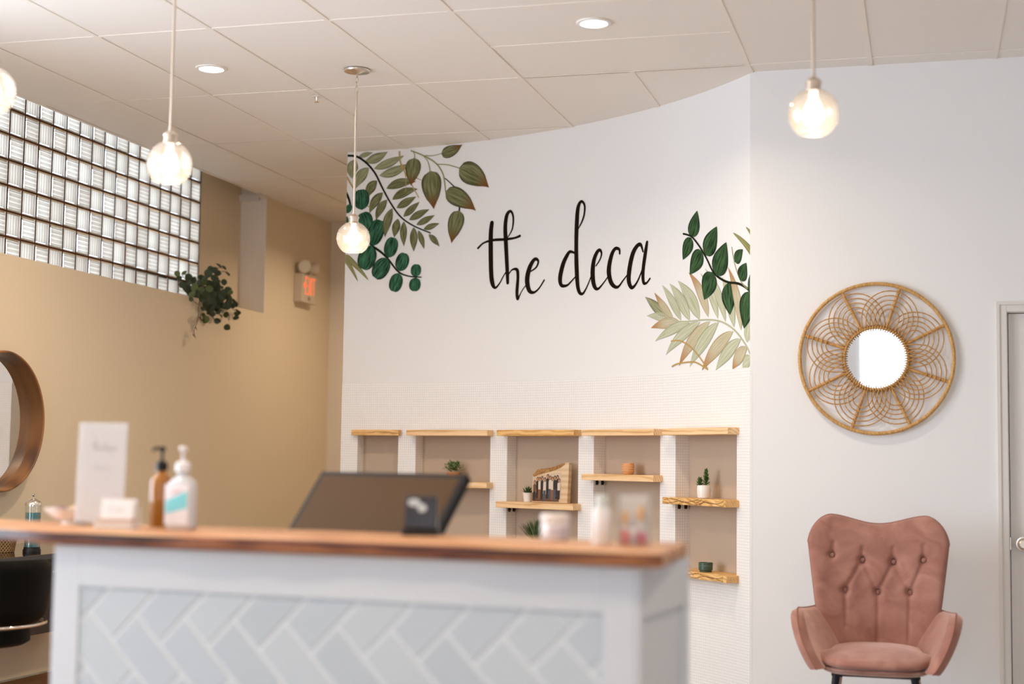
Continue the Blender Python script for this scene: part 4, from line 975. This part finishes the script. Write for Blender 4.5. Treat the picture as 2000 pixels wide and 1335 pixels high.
# ------------------------------------------------------------------ pendants and downlights
M_globe = glass_mat('bubbled_globe_glass', (1, .97, .93), gloss=.16, milk=.09)
M_bulb = mat('glowing_bulb', (1, .9, .8), .4, emit=(1.0, .90, .76), estr=6)
def pendant(x, y, zc, label):
    R = .0886; t = thing('pendant_lamp', label, 'pendant lamp', (x, y, zc), 0, 'globe pendant lamps')
    topz = CEIL-zc
    m = MB(); prof = []
    for k in range(22):
        a = -.95+(pi/2-.30+.95)*k/21; prof.append((R*cos(a), R*sin(a)))
    th = [(r-.0025, z) for r, z in prof[::-1]]
    m.lathe(prof+th+[prof[0]], 40, cap=False)
    g = obj('glass_globe', m, M_globe, t, smooth='all')
    m = MB()
    for k in range(60):
        a = rr.uniform(0, 2*pi); e = rr.uniform(-.85, .5); m.sphere(((R-.001)*cos(a)*cos(e), (R-.001)*sin(a)*cos(e), (R-.001)*sin(e)), rr.uniform(.0014, .0032), 6, 4)
    obj('glass_bubbles', m, glass_mat('bubble_glass', (1, 1, 1), gloss=.3, milk=.5), g, smooth=True)
    m = MB(); m.lathe([(0, .012), (.013, .012), (.020, .026), (.028, .050), (.026, .064), (.026, .075), (0, .075)][::1], 24)
    m2 = MB(); m2.lathe([(0, .078), (.029, .078), (.030, .084), (.026, .088), (.026, .104), (.029, .106), (.029, .114), (.020, .124), (.008, .130), (.008, .140), (0, .140)], 28)
    obj('socket', m2, M_steel, t, smooth=True)
    m = MB(); m.lathe([(0, -.046), (.014, -.044), (.027, -.034), (.035, -.014), (.034, .008), (.024, .036), (.014, .054), (.013, .078), (0, .078)], 24)
    obj('bulb', m, M_bulb, t, smooth='all')
    rod_top = topz-.115
    m = MB(); m.tube([(0, 0, .135), (0, 0, rod_top)], .0062, 12); m.lathe([(.0, rod_top-.012), (.0085, rod_top-.012), (.0085, rod_top+.004), (0, rod_top+.004)], 14); obj('rod', m, M_steel, t, smooth=True)
    for k in range(4):
        z = rod_top+.012+k*.025; m = MB()
        q = [(.0085*cos(2*pi*i/16), 0, .0155*sin(2*pi*i/16)) for i in range(16)]
        m.tube(q, .0022, 6, closed=True); obj('chain_link', m, M_steel, t, (0, 0, z), (0, 0, pi/2*(k % 2)), smooth=True)
    m = MB(); m.lathe([(0, topz-.022), (.018, topz-.022), (.030, topz-.014), (.066, topz-.010), (.070, topz-.004), (.070, topz-.0005), (0, topz-.0005)], 36); obj('canopy', m, M_steel, t, smooth=True)
    L_ = bpy.data.lights.new('pendant_light', 'POINT'); L_.energy = PENDANT_W; L_.color = LAMP_COL; L_.shadow_soft_size = .03
    lo = bpy.data.objects.new('pendant_light', L_); C.objects.link(lo); lo.parent = t; lo.location = (0, 0, -.062)
    return t
pendant(-2.899, 7.270, EYE+1.151, 'globe pendant hanging before the left end of the painted wall')
pendant(-2.834, 5.171, EYE+1.132, 'globe pendant hanging before the glass block window')
pendant(-.376, 5.237, EYE+1.223, 'globe pendant hanging before the plain white wall above the rattan mirror')
pendant(-3.215, 4.555, EYE+1.29, 'globe pendant cut off by the left edge of the picture')
def downlight(x, y, label, k=1):
    t = thing('downlight', label, 'downlight', (x, y, CEIL), 0, 'recessed ceiling downlights')
    m = MB(); m.lathe([(.064, -.0015), (.066, -.006), (.080, -.004), (.083, .0), (.083, .003), (.064, .003)], 40, cap=False); obj('trim_ring', m, mat('downlight_trim', (.85, .80, .74), .4), t, smooth=True)
    m = MB(); m.lathe([(0, -.0015), (.0655, -.0015), (.0655, .002), (0, .002)], 40); obj('lens', m, mat('lit_lens', (1, .95, .9), .4, emit=(1, .93, .84), estr=7), t)
    L_ = bpy.data.lights.new('downlight_lamp', 'AREA'); L_.shape = 'DISK'; L_.size = .12; L_.energy = DOWNLIGHT_W*k; L_.color = LAMP_COL; L_.spread = radians(150)
    lo = bpy.data.objects.new('downlight_lamp', L_); C.objects.link(lo); lo.parent = t; lo.location = (0, 0, -.012)
downlight(-3.647, 7.072, 'round recessed downlight in the ceiling near the glass blocks')
downlight(-1.494, 6.716, 'round recessed downlight in the ceiling above the lettering')
for k, (x, y, nm) in enumerate(((-3.6, 3.3, 'over the left aisle'), (-1.5, 2.6, 'over the front of the desk'), (.75, 2.6, 'by the street window'), (-3.6, -.3, 'by the added side window'), (-3.7, 10.9, 'in the passage behind the curved wall'))):  # unseen lamps, added to warm and brighten the room
    downlight(x, y, 'unseen round downlight added for fill light, '+nm, 1.1 if y > 9 else 1)
# sprinkler head
t = thing('sprinkler_head', 'small white sprinkler head on the ceiling left of the pendant canopy', 'sprinkler', (-3.335, 7.76, CEIL))
m = MB(); m.lathe([(0, -.004), (.026, -.004), (.028, -.001), (.028, 0), (0, 0)], 24); obj('escutcheon', m, M_white, t, smooth=True)
m = MB(); m.lathe([(0, -.034), (.014, -.034), (.014, -.031), (.005, -.028), (.009, -.018), (.011, -.004), (0, -.004)], 16); obj('nozzle', m, M_steel, t, smooth=True)

# ------------------------------------------------------------------ rattan mirror
rm = thing('rattan_mirror', 'round rattan flower mirror hanging on the white wall above the pink chair', 'mirror', (-.250, YB, EYE+.540))
kk = .39/578
rt = lambda r, a, y=-.02: (r*kk*cos(a), y, r*kk*sin(a))
m = MB(); m.tube([rt(562, 2*pi*k/96) for k in range(96)], .0098, 10, closed=True); obj('outer_hoop', m, M_rattan2, rm, smooth='all')
m = MB(); rrm = random.Random(4)
for k in range(150):
    a = 2*pi*k/150+rrm.uniform(-.008, .008); c = Vector(rt(562, a)); ra = Vector((cos(a), 0, sin(a)))
    m.tube([c+(ra*cos(q)+Vector((0, 1, 0))*sin(q))*.0102 for q in [2*pi*i/8 for i in range(8)]], .0011, 4, closed=True)
obj('hoop_binding', m, M_rattan, rm)
m = MB(); m.lathe([(0, 0), (226*kk, 0), (226*kk, .006), (0, .006)], 64, (0, -.014, 0), 'y'); obj('mirror_disc', m, M_mirror, rm)
m = MB(); m.tube([rt(232, 2*pi*k/72, -.022) for k in range(72)], .0065, 8, closed=True); m.tube([rt(244, 2*pi*k/72, -.012) for k in range(72)], .006, 8, closed=True); obj('inner_hoop', m, M_rattan2, rm, smooth='all')
m = MB()
for k in range(76):
    a = 2*pi*k/76; m.tube([rt(207+8*rrm.random(), a, -.023), rt(226, a, -.0295), rt(242, a, -.0295), rt(258, a, -.018)], .0031, 5)
obj('cane_pegs', m, M_rattan, rm)
for k in range(8):
    a = radians(26.3)+k*pi/4; m = MB(); m.tube([rt(238, a, -.017), rt(400, a, -.017), rt(556, a, -.018)], [.0075, .0085, .0085], 8); obj('spoke', m, M_rattan, rm, smooth=True)
loop_me = {}
for k in range(8):
    a = radians(26.3)+k*pi/4
    for j, rad in enumerate((205, 170, 136, 103, 70)):
        if j not in loop_me:
            m = MB(); leg = radians((43, 36, 29.5, 23, 16.5)[j]); pts = []
            def pol(r, an): return Vector((r*cos(an), 0, r*sin(an)))
            e0 = pol(242, -leg); s0 = Vector((312, 0, -rad)); 
            L0 = [e0, e0.lerp(s0, .5)+Vector((0, 0, -rad*.07)), s0] if False else [e0, Vector((e0.x+(312-e0.x)*.5, 0, e0.z+(s0.z-e0.z)*.66))]
            arc = [Vector((312+rad*1.03*sin(t), 0, -rad*cos(t))) for t in [pi*i/20 for i in range(21)]]
            R0 = [Vector((p.x, 0, -p.z)) for p in L0[::-1]]
            m.tube([p*kk for p in smooth_path(L0+arc+R0, 2)], .0030, 6); me = m.mesh('rattan_loop'); me.materials.append(M_rattan); loop_me[j] = me
            me.polygons.foreach_set('use_smooth', [True]*len(me.polygons))
        obj('rattan_loop', loop_me[j], M_rattan, rm, (0, -.022-.004*(k % 2)-.0006*j, 0), (0, -a, 0))

# ------------------------------------------------------------------ pink chair
ch = thing('armchair', 'dusty pink velvet wingback armchair with buttoned back', 'armchair', (-.233, 7.10, 0))
def velvet():
    m = mat('pink_velvet', (.36, .155, .105), .85, sheen=.9, spec=.15); nt = m.node_tree; N = nt.nodes; L = nt.links; b = N['Principled BSDF']
    tc = N.new('ShaderNodeTexCoord'); n = N.new('ShaderNodeTexNoise'); n.inputs['Scale'].default_value = 9; n.inputs['Detail'].default_value = 6; n.inputs['Distortion'].default_value = 1.2
    L.new(tc.outputs['Object'], n.inputs[0]); r = ramp(N, ((.33, (.30, .135, .102)), (.52, (.36, .17, .13)), (.70, (.42, .215, .165)))); L.new(n.outputs['Fac'], r.inputs[0]); L.new(r.outputs[0], b.inputs['Base Color'])
    return m
M_vel = velvet()
BT = [(-.212, .842), (-.071, .822), (.072, .817), (.211, .830), (-.151, .681), (0, .675), (.1475, .679)]
CR = [((-.071, .822), (-.151, .681)), ((-.071, .822), (0, .675)), ((.072, .817), (0, .675)), ((.072, .817), (.1475, .679)), ((.211, .83), (.1475, .679)), ((0, .675), (0, .44)), ((.1475, .679), (.14, .46)), ((-.151, .681), (-.145, .52)), ((-.212, .842), (-.205, .90)), ((.211, .83), (.212, .90)), ((-.071, .822), (-.07, .88)), ((.072, .817), (.072, .88))]
def segd(x, z, a, c):
    dx, dz = c[0]-a[0], c[1]-a[1]; t = max(0, min(1, ((x-a[0])*dx+(z-a[1])*dz)/(dx*dx+dz*dz))); return hypot(x-a[0]-t*dx, z-a[1]-t*dz), t
def back_xz(u, v):
    A_, B_ = .34, .22; w = abs(u); p, q = (w-(1-A_))/A_, (v-(1-B_))/B_
    if p > 0 and q > 0:      # rounded top corners
        p, q = p*sqrt(1-q*q/2), q*sqrt(1-p*p/2); w = 1-A_+A_*p; v = 1-B_+B_*q; u = math.copysign(w, u)
    zt = .992+.042*(1-cos(pi*min(1, w/.74)))/2
    z = .35+(zt-.35)*v
    q = min(1, max(0, (z-.35)/.55)); h = .238+.085*q**.8
    if z > .90: h += .004*(1-((z-.9)/.13))
    return u*h, z
def back_y(x, z, u): return .215+.19*max(0, z-.40) - .085*abs(u)**2.6*(1-.25*max(0, (z-.4)/.6))
def edge(u, v): return (1-abs(u)**7)**.5*(1-max(0, v)**16)**.5
def bf(u, v, side):
    u = 2*u-1; x, z = back_xz(u, v); y = back_y(x, z, u); e = edge(u, v)
    if side: return (x*1.0, y+.035*e+.0, z)
    d = .052*e
    d -= sum(.026*math.exp(-((x-bx_)**2+(z-bz_)**2)/.020**2) for bx_, bz_ in BT)*e
    for a, c in CR:
        q, t = segd(x, z, a, c); d -= .0085*math.exp(-(q/.011)**2)*e
    d += .008*sin(pi*min(1, max(0, (z-.62)/.24)))*(.5+.5*cos(x/.142*2*pi))*e
    return (x, y-d, z)
m = MB(); m.grid(lambda u, v: bf(u, v, 0), 110, 110); m.grid(lambda u, v: bf(u, v, 1), 40, 40, flip=True)
o = obj('backrest', m, M_vel, ch, smooth='all')
m = MB(); m.tube([Vector(bf(1-k/60 if False else k/60, 1, 0)) for k in range(61)] , .0035, 6); 
for sd in (0, 1): m.tube([bf(sd, k/40, 0) for k in range(41)], .0035, 6)
obj('piping', m, mat('pink_piping', (.30, .12, .08), .8), o, smooth='all')
for x, z in BT:
    u = x/.30; y = back_y(x, z, u)-.030; q = MB(); q.sphere((0, 0, 0), .0115, 14, 8, (1, .55, 1)); obj('button', q, M_vel, o, (x, y, z), smooth='all')
def arm(sd):
    def P(a, b_, s_):
        e = (1-abs(2*a-1)**22)**.5*(1-b_**20)**.5
        p_, q_ = (a-.62)/.38, (b_-.66)/.34
        if p_ > 0 and q_ > 0: a, b_ = .62+.38*p_*sqrt(1-q_*q_/2), .66+.34*q_*sqrt(1-p_*p_/2)
        r_ = Vector((.165+.115*b_**1.4, .215+.02*b_, .375+.230*b_)); f_ = Vector((.238+.100*b_**.8+.014*sin(pi*b_), -.335+.185*b_**1.3, .375+.263*b_))
        p = r_.lerp(f_, a); p.x += .030*sin(pi*a*.85)*(.5+.5*b_); p.z -= .014*sin(pi*a)*b_
        nx = Vector((1, .1, -.12)); return p + nx*(.034*e if s_ else -.030*e)
    m = MB(); m.grid(lambda u, v: (sd*P(u, v, 1).x, P(u, v, 1).y, P(u, v, 1).z), 26, 22, flip=sd > 0); m.grid(lambda u, v: (sd*P(u, v, 0).x, P(u, v, 0).y, P(u, v, 0).z), 26, 22, flip=sd < 0)
    a_ = obj('armrest', m, M_vel, ch, smooth='all')
    m = MB(); m.tube([(sd*(P(k/24, 1, 0).x), P(k/24, 1, 0).y, P(k/24, 1, 0).z) for k in range(25)] + [(sd*P(1, 1-k/20, 0).x, P(1, 1-k/20, 0).y, P(1, 1-k/20, 0).z) for k in range(1, 21)], .003, 6); obj('piping', m, MATS['pink_piping'], a_, smooth='all')
arm(-1); arm(1)
def seat(z0, z1, wf, wb, yf, yb, dome, name, m_, e=3.2):
    prof = [(0, .86), (.25, .95), (.55, 1.0), (.8, .985), (.93, .95), (1.0, .86)]
    m = MB(); n = 56
    ring = lambda s_: [(s_*(wf if sin(2*pi*k/n) < 0 else wb)*math.copysign(abs(cos(2*pi*k/n))**(2/e), cos(2*pi*k/n)), (yf+yb)/2 + s_*(yb-yf)/2*math.copysign(abs(sin(2*pi*k/n))**(2/e), sin(2*pi*k/n))) for k in range(n)]
    rows = [(z0+(z1-z0)*t, s_) for t, s_ in prof] + [(z1+dome*(1-s_*s_/.74), s_) for s_ in (.74, .55, .35, .15)]
    for z, s_ in rows:
        for x, y in ring(s_): m.v.append((x, y, z - (.028*max(0, (-y-.05)/.3)**1.5 if z > z0+.03 else 0)))
    for j in range(len(rows)-1):
        for k in range(n): m.f.append((j*n+k, j*n+(k+1) % n, (j+1)*n+(k+1) % n, (j+1)*n+k)); m.mi.append(0)
    m.f.append(tuple(range(n-1, -1, -1))); m.mi.append(0); m.f.append(tuple((len(rows)-1)*n+k for k in range(n))); m.mi.append(0)
    return obj(name, m, m_, ch, smooth='all')
seat(.374, .446, .252, .205, -.345, .20, .022, 'seat_cushion', M_vel)
seat(.352, .404, .262, .20, -.335, .26, .0, 'seat_base', M_vel)
for y_ in (-.21, .145): obj('cross_bar', MB().box(-.19, .19, y_, y_+.025, .335, .3515), M_black, ch)
M_copper = mat('rose_metal_leg', (.62, .45, .40), .3, .8)
for sx in (-1, 1):
    for y0, y1 in ((-.195, -.255), (.155, .235)):
        top_, bot = Vector((sx*.168, y0, .345)), Vector((sx*.215, y1, .0)); k_ = top_.lerp(bot, .17)
        m = MB(); m.tube([k_, bot], [.0155, .011], 14); lg = obj('leg', m, M_copper, ch, smooth=True)
        m = MB(); m.tube([top_, k_], [.0185, .0165], 14); obj('leg_collar', m, M_black, lg, smooth=True)

# ------------------------------------------------------------------ left side: round mirror, styling station, chair
t = thing('round_mirror', 'round mirror in a deep walnut rim on the beige wall', 'mirror', (XL, 7.236, EYE+.180))
m = MB(); m.lathe([(.380, .0), (.392, .0), (.392, .088), (.388, .092), (.382, .092), (.378, .088), (.372, .016), (.372, .008), (.380, .0)], 96, axis='x', cap=False)
obj('wooden_rim', m, wood_mat('walnut_rim', ((.2, (.09, .03, .008)), (.55, (.26, .105, .03)), (.85, (.38, .17, .055))), scale=(8, 1.2, 1.2), freq=1.2, dist=3, rough=.4), t, smooth=True)
m = MB(); m.lathe([(0, .002), (.3735, .002), (.3735, .012), (0, .012)], 96, axis='x'); obj('mirror_disc', m, M_mirror, t)

SZ = EYE-.510
st = thing('styling_station', 'dark glossy styling table against the beige wall under the round mirror', 'table', (XL, 7.0, 0))
obj('table_top', MB().box(.001, .66, -.80, .95, SZ-.03, SZ), mat('black_gloss_top', (.02, .014, .010), .08), st, bevel=.003)
obj('drawer_box', MB().box(.001, .28, -.75, .90, .28, SZ-.031), mat('dark_cabinet', (.03, .018, .012), .4), st, bevel=.003)
for y0 in (-.545, .08):
    d_ = obj('drawer', MB().box(.2805, .298, y0+.005, y0+.615, .40, SZ-.04), MATS['dark_cabinet'], st, bevel=.002); m = MB(); m.tube([(.299, y0+.22, .62), (.32, y0+.22, .62), (.32, y0+.40, .62), (.299, y0+.40, .62)], .005, 8); obj('handle', m, M_steel, d_)

j = thing('disinfectant_jar', 'glass jar of blue liquid with a pointed metal lid on the dark table', 'jar', (-4.508, 6.901, SZ))
m = MB(); m.lathe([(0, 0), (.046, 0), (.046, .014), (.042, .020), (.042, .028), (0, .028)], 28); obj('jar_base', m, M_black, j, smooth=True)
m = MB(); m.lathe([(.040, .0282), (.040, .243)], 32, cap=False); obj('glass_cylinder', m, glass_mat('jar_glass', (.95, .97, .95), gloss=.2, milk=.05), j, smooth=True)
m = MB(); m.lathe([(0, .029), (.0385, .029), (.0385, .206), (0, .206)], 28); obj('blue_liquid', m, mat('blue_liquid', (.02, .17, .19), .15), j, smooth=True)
m = MB(); m.lathe([(.043, .240), (.043, .252), (.036, .264), (.012, .276), (.007, .280), (.007, .292), (.010, .296), (.010, .302), (0, .304)], 28, cap=False); m.lathe([(0, .2405), (.043, .2405)], 28, cap=False); obj('metal_lid', m, M_chrome, j, smooth=True)
m = MB(); m.tube([(0, 0, .207), (0, 0, .240)], .003, 6); obj('lift_rod', m, M_chrome, j)
wb = thing('woven_basket', 'low brown woven basket on the dark table beside the jar', 'basket', (-4.655, 6.85, SZ))
m = MB(); m.lathe([(0, 0), (.062, 0), (.072, .07), (.068, .07), (.059, .004), (0, .004)], 28); obj('basket_wall', m, mat('basket_dark', (.16, .07, .025), .7), wb, smooth=True)
m = MB()
for k in range(26):
    for sg_ in (-1, 1): m.tube([((.063+.010*q/6+.001)*cos(2*pi*k/26+sg_*.13*q), (.063+.010*q/6+.001)*sin(2*pi*k/26+sg_*.13*q), .002+.066*q/6) for q in range(7)], .0017, 4)
obj('woven_strands', m, mat('basket_straw', (.50, .30, .13), .7), wb)

b = MB(); b.box(-.85, .85, -1.9, 1.9, 0, .007); rug = obj('woven_rug', b, mat('brown_woven_rug', (.30, .135, .045), .9, noise=(90, (.20, .08, .025), 3, (1, 6, 1)), bump=(300, .4, .003)), None, (-4.10, 6.35, .0005), bevel=.002)
tag(rug, 'brown woven rug on the floor under the salon chair', 'rug')
sc = thing('salon_chair', 'black barrel-backed salon chair with chrome trim at the lower left', 'chair', (-4.17, 5.97, .008), radians(60))
def shell(r, z0, z1, a0, a1, th, m_, name, flare=.03):
    m = MB()
    f1 = lambda u, v: ((r+flare*v+th*.5*(1-abs(2*v-1)**6))*cos(a0+(a1-a0)*u), (r+flare*v+th*.5*(1-abs(2*v-1)**6))*sin(a0+(a1-a0)*u), z0+(z1-z0)*v*(1-.18*abs(2*u-1)**3))
    f2 = lambda u, v: ((r+flare*v-th*.5*(1-abs(2*v-1)**6))*cos(a0+(a1-a0)*u), (r+flare*v-th*.5*(1-abs(2*v-1)**6))*sin(a0+(a1-a0)*u), z0+(z1-z0)*v*(1-.18*abs(2*u-1)**3))
    m.grid(f1, 48, 14); m.grid(f2, 48, 14, flip=True); return obj(name, m, m_, sc, smooth='all')
shell(.265, .50, .79, radians(-195), radians(15), .07, M_blackfab, 'backrest')
m = MB(); m.tube([(.30*cos(radians(-195+210*k/40)), .30*sin(radians(-195+210*k/40)), .497) for k in range(41)], .008, 8); obj('chrome_band', m, M_chrome, sc, smooth='all')
m = MB(); m.lathe([(0, .40), (.21, .40), (.235, .415), (.235, .475), (.21, .495), (0, .50)], 40); obj('seat', m, M_blackfab, sc, smooth=True)
for sx in (-1, 1):
    m = MB(); m.tube([(sx*.285, .06, .50), (sx*.31, .12, .56), (sx*.31, .22, .60), (sx*.29, .30, .58)], .012, 8); ar = obj('armrest', m, M_chrome, sc, smooth='all')
m = MB(); m.tube([(0, 0, .05), (0, 0, .40)], .035, 16); m.lathe([(0, 0), (.29, 0), (.29, .012), (.06, .045), (0, .05)], 40); obj('pedestal', m, M_chrome, sc, smooth=True)
m = MB(); m.tube([(-.12, .18, .36), (-.13, .36, .16), (.13, .36, .16), (.12, .18, .36)], .012, 8); obj('footrest', m, M_chrome, sc, smooth='all')

# ------------------------------------------------------------------ trailing plant on the ledge
IVY=(
 (-5.035,9.345,2.538,0.0197,0,1),(-4.982,9.343,2.544,0.0167,0,1),(-5.056,9.556,2.538,0.0251,0,0),(-5.099,9.702,2.535,0.0254,0,0),
 (-5.069,9.482,2.476,0.0224,0,0),(-5.114,9.640,2.476,0.0303,0,0),(-4.973,9.484,2.460,0.0273,0,1),(-5.031,9.699,2.460,0.0254,0,1),
 (-5.076,9.817,2.534,0.0231,0,1),(-4.977,9.723,2.474,0.0244,0,1),(-4.984,9.469,2.408,0.0248,0,1),(-4.984,9.538,2.415,0.0249,0,0),
 (-4.975,9.717,2.622,0.0178,0,0),(-4.958,9.656,2.578,0.0303,0,0),(-4.968,9.765,2.616,0.0229,0,0),(-4.984,9.854,2.606,0.0231,0,0),
 (-4.981,9.652,2.543,0.0227,0,0),(-4.955,9.819,2.658,0.0230,1,0),(-5.112,10.216,2.696,0.0224,1,0),(-5.050,10.155,2.642,0.0222,1,0),
 (-5.039,10.073,2.566,0.0220,0,0),(-5.051,10.062,2.524,0.0131,0,0),(-4.956,10.011,2.482,0.0198,0,1),(-4.956,10.091,2.423,0.0251,1,0),
 (-4.980,10.110,2.393,0.0199,0,0),(-4.962,10.169,2.358,0.0232,1,0),(-4.964,10.020,2.427,0.0250,0,0),(-4.971,10.011,2.393,0.0260,0,0),
 (-4.969,9.892,2.450,0.0309,0,0),(-4.957,9.909,2.466,0.0258,0,0),(-4.960,9.785,2.528,0.0281,0,0),(-4.959,9.760,2.558,0.0255,0,0),
 (-5.084,10.048,2.523,0.0314,0,0),(-4.968,9.745,2.438,0.0330,0,0),(-4.957,9.625,2.415,0.0302,0,0),(-4.963,9.658,2.381,0.0328,0,0),
 (-4.970,9.764,2.383,0.0305,0,0),(-4.978,9.842,2.373,0.0282,0,0),(-4.975,9.736,2.333,0.0305,0,0),(-4.964,9.725,2.304,0.0228,0,0),
 (-4.980,9.683,2.356,0.0253,0,0),(-4.958,9.850,2.416,0.0282,0,0),(-4.977,9.615,2.386,0.0226,0,0),(-4.958,9.584,2.280,0.0220,1,0),
 (-4.976,9.611,2.244,0.0221,1,0),(-4.956,9.633,2.243,0.0271,0,1),(-4.964,9.880,2.305,0.0236,1,0),(-4.970,9.780,2.271,0.0204,1,0),
 (-4.969,9.435,2.367,0.0148,0,0),(-4.965,9.522,2.168,0.0179,1,0),(-4.967,9.505,2.113,0.0208,1,0),(-4.979,9.561,2.502,0.0200,0,0),
 (-4.957,9.375,2.479,0.0172,0,0),(-5.122,9.858,2.521,0.0206,0,0),(-5.057,9.874,2.531,0.0258,0,0),(-5.111,10.043,2.523,0.0288,0,0),
 (-5.124,10.156,2.496,0.0317,0,0),(-4.965,9.907,2.427,0.0232,0,0),(-4.977,9.805,2.416,0.0307,0,0),(-4.978,9.641,2.324,0.0176,0,0))
VINES=(
 ((-4.990,9.601,2.371),(-4.990,9.586,2.337),(-4.990,9.590,2.272),(-4.990,9.567,2.205),(-4.990,9.527,2.150),(-4.990,9.546,2.129)),
 ((-4.990,9.774,2.347),(-4.990,9.827,2.319),(-4.990,9.844,2.302),(-4.990,9.819,2.280)),
 ((-4.990,9.850,2.441),(-4.990,9.979,2.407),(-4.990,10.087,2.384),(-4.990,10.159,2.362),(-4.990,10.197,2.366)),
 ((-4.990,9.821,2.581),(-4.990,9.879,2.645),(-4.990,9.942,2.649)),
 ((-4.990,9.903,2.605),(-4.990,9.948,2.630),(-4.990,10.007,2.628)),
 ((-4.990,9.506,2.472),(-4.990,9.408,2.493),(-4.990,9.339,2.521),(-4.990,9.329,2.534)),
 ((-4.990,9.464,2.375),(-4.990,9.543,2.356),(-4.990,9.598,2.338)),
 ((-4.990,9.838,2.311),(-4.990,9.880,2.307)),
 ((-4.990,9.622,2.284),(-4.990,9.636,2.220)),
 ((-4.990,10.018,2.459),(-4.990,10.070,2.487)),
)

iv = thing('trailing_plant', 'trailing round-leaved plant spilling over the ledge below the glass blocks', 'plant', (-5.13, 9.86, LEDGE))
m = MB(); m.lathe([(0, 0), (.055, 0), (.075, .10), (.077, .11), (.068, .11), (.066, .095), (0, .095)], 24); obj('pot', m, mat('dark_pot', (.035, .03, .022), .6), iv, smooth=True)
lm = MB(); n = 12
lm.v.append((0, 0, .0)); 
for k in range(n):
    a = 2*pi*k/n; lm.v.append((cos(a)*(1 if k else 1.18), sin(a)*.94, .10*(cos(2*a))-.12))
for k in range(n): lm.f.append((0, 1+k, 1+(k+1) % n)); lm.mi.append(0)
M_ivy = mat('ivy_dark', (.022, .038, .012), .45, noise=(30, (.055, .075, .025), 3)); M_ivyb = mat('ivy_bright', (.14, .17, .045), .5, noise=(30, (.09, .12, .03), 3))
lme = lm.mesh('leaf'); lme.materials.append(M_ivy); lmb = lm.mesh('leaf'); lmb.materials.append(M_ivyb)
ri = random.Random(9); vdir = Vector((5.05, -9.9, -1.1)).normalized()
for x, y, z, r, side, br in IVY:
    nrm_ = (vdir+Vector((ri.uniform(-.5, .5), ri.uniform(-.5, .5), ri.uniform(-.2, .6)))).normalized() if not side else (Vector((.6, .5, .6))+Vector((ri.uniform(-.3, .3), 0, ri.uniform(-.3, .3)))).normalized()
    q = nrm_.to_track_quat('Z', 'Y'); o = obj('leaf', lmb if br else lme, None, iv, Vector((x, y, z))-iv.location)
    e = (q.to_matrix() @ Matrix.Rotation(ri.uniform(0, 6.28), 3, 'Z')).to_euler(); o.rotation_euler = e; o.scale = (r*1.12,)*3
for k in range(70):      # inner mass of leaves around the pot
    a = ri.uniform(0, 6.28); p = Vector((ri.uniform(-.09, .14), ri.gauss(.05, .14), ri.gauss(.02, .075)))
    if p.z < .0 and p.x < .125: p.x = .125+ri.uniform(0, .03)
    o = obj('leaf', lme, None, iv, p); o.rotation_euler = (ri.uniform(.6, 2.2), ri.uniform(-.5, .5), ri.uniform(-.3, 1.2)); o.scale = (ri.uniform(.020, .027),)*3
M_vine = mat('vine_brown', (.09, .045, .02), .7)
for pts in VINES:
    m = MB(); m.tube([Vector(p)-iv.location for p in smooth_path(pts, 4)], .0022, 5); obj('vine', m, M_vine, iv)

# ------------------------------------------------------------------ exit sign with emergency lamps
ex = thing('exit_sign', 'white exit sign with glowing orange letters and two emergency lamps', 'exit sign', (XL, 11.30, EYE+1.28))
M_ex = mat('ivory_plastic', (.66, .56, .44), .45)
obj('housing', MB().box(.0, .075, 0, .30, 0, .235), M_ex, ex, bevel=.006)
M_glow = mat('exit_glow', (.9, .25, .1), .5, emit=(1.0, .17, .05), estr=.75)
lt = {'letter_e': [((0, 0), (0, 1)), ((0, 1), (1, 1)), ((0, .5), (.85, .5)), ((0, 0), (1, 0))], 'letter_x': [((0, 0), (1, 1)), ((0, 1), (1, 0))], 'letter_i': [((.5, 0), (.5, 1))], 'letter_t': [((.5, 0), (.5, 1)), ((0, 1), (1, 1))], 'chevron': [((1, .85), (0, .5)), ((0, .5), (1, .15))]}
for nm, y0, w_, z0, h_ in (('chevron', .030, .018, .110, .06), ('letter_e', .068, .042, .072, .135), ('letter_x', .126, .046, .072, .135), ('letter_i', .176, .024, .072, .135), ('letter_t', .212, .046, .072, .135)):
    m = MB()
    for (a0, b0), (a1, b1) in lt[nm]:
        p, q = Vector((y0+a0*w_, z0+b0*h_)), Vector((y0+a1*w_, z0+b1*h_)); e = (q-p).normalized(); s_ = Vector((-e.y, e.x))*.0048; p2, q2_ = p-e*.0045, q+e*.0045
        m.prism([tuple(p2-s_), tuple(q2_-s_), tuple(q2_+s_), tuple(p2+s_)], .0752, .0772, 'x')
    obj('exit_'+nm, m, M_glow, ex)
obj('test_window', MB().box(.0752, .078, .115, .165, .020, .052), mat('smoky_plastic', (.34, .26, .18), .3), ex)
for y0, dirv in ((.055, Vector((.75, -.65, -.12))), (.235, Vector((.55, .80, .10)))):
    m = MB(); dirv.normalize(); c = Vector((.045, y0, .300)); 
    m.tube([Vector((.04, y0, .2345)), Vector((.04, y0, .262))], .016, 12); m.tube([c-dirv*.045, c-dirv*.035, c+dirv*.0, c+dirv*.045, c+dirv*.052], [.022, .036, .046, .058, .056], 20); hd = obj('emergency_lamp', m, M_ex, ex, smooth=True)
    m = MB(); m.tube([c+dirv*.0525, c+dirv*.056], [.050, .046], 20); obj('lamp_lens', m, mat('lamp_lens', (.72, .66, .56), .2), hd, smooth=True)
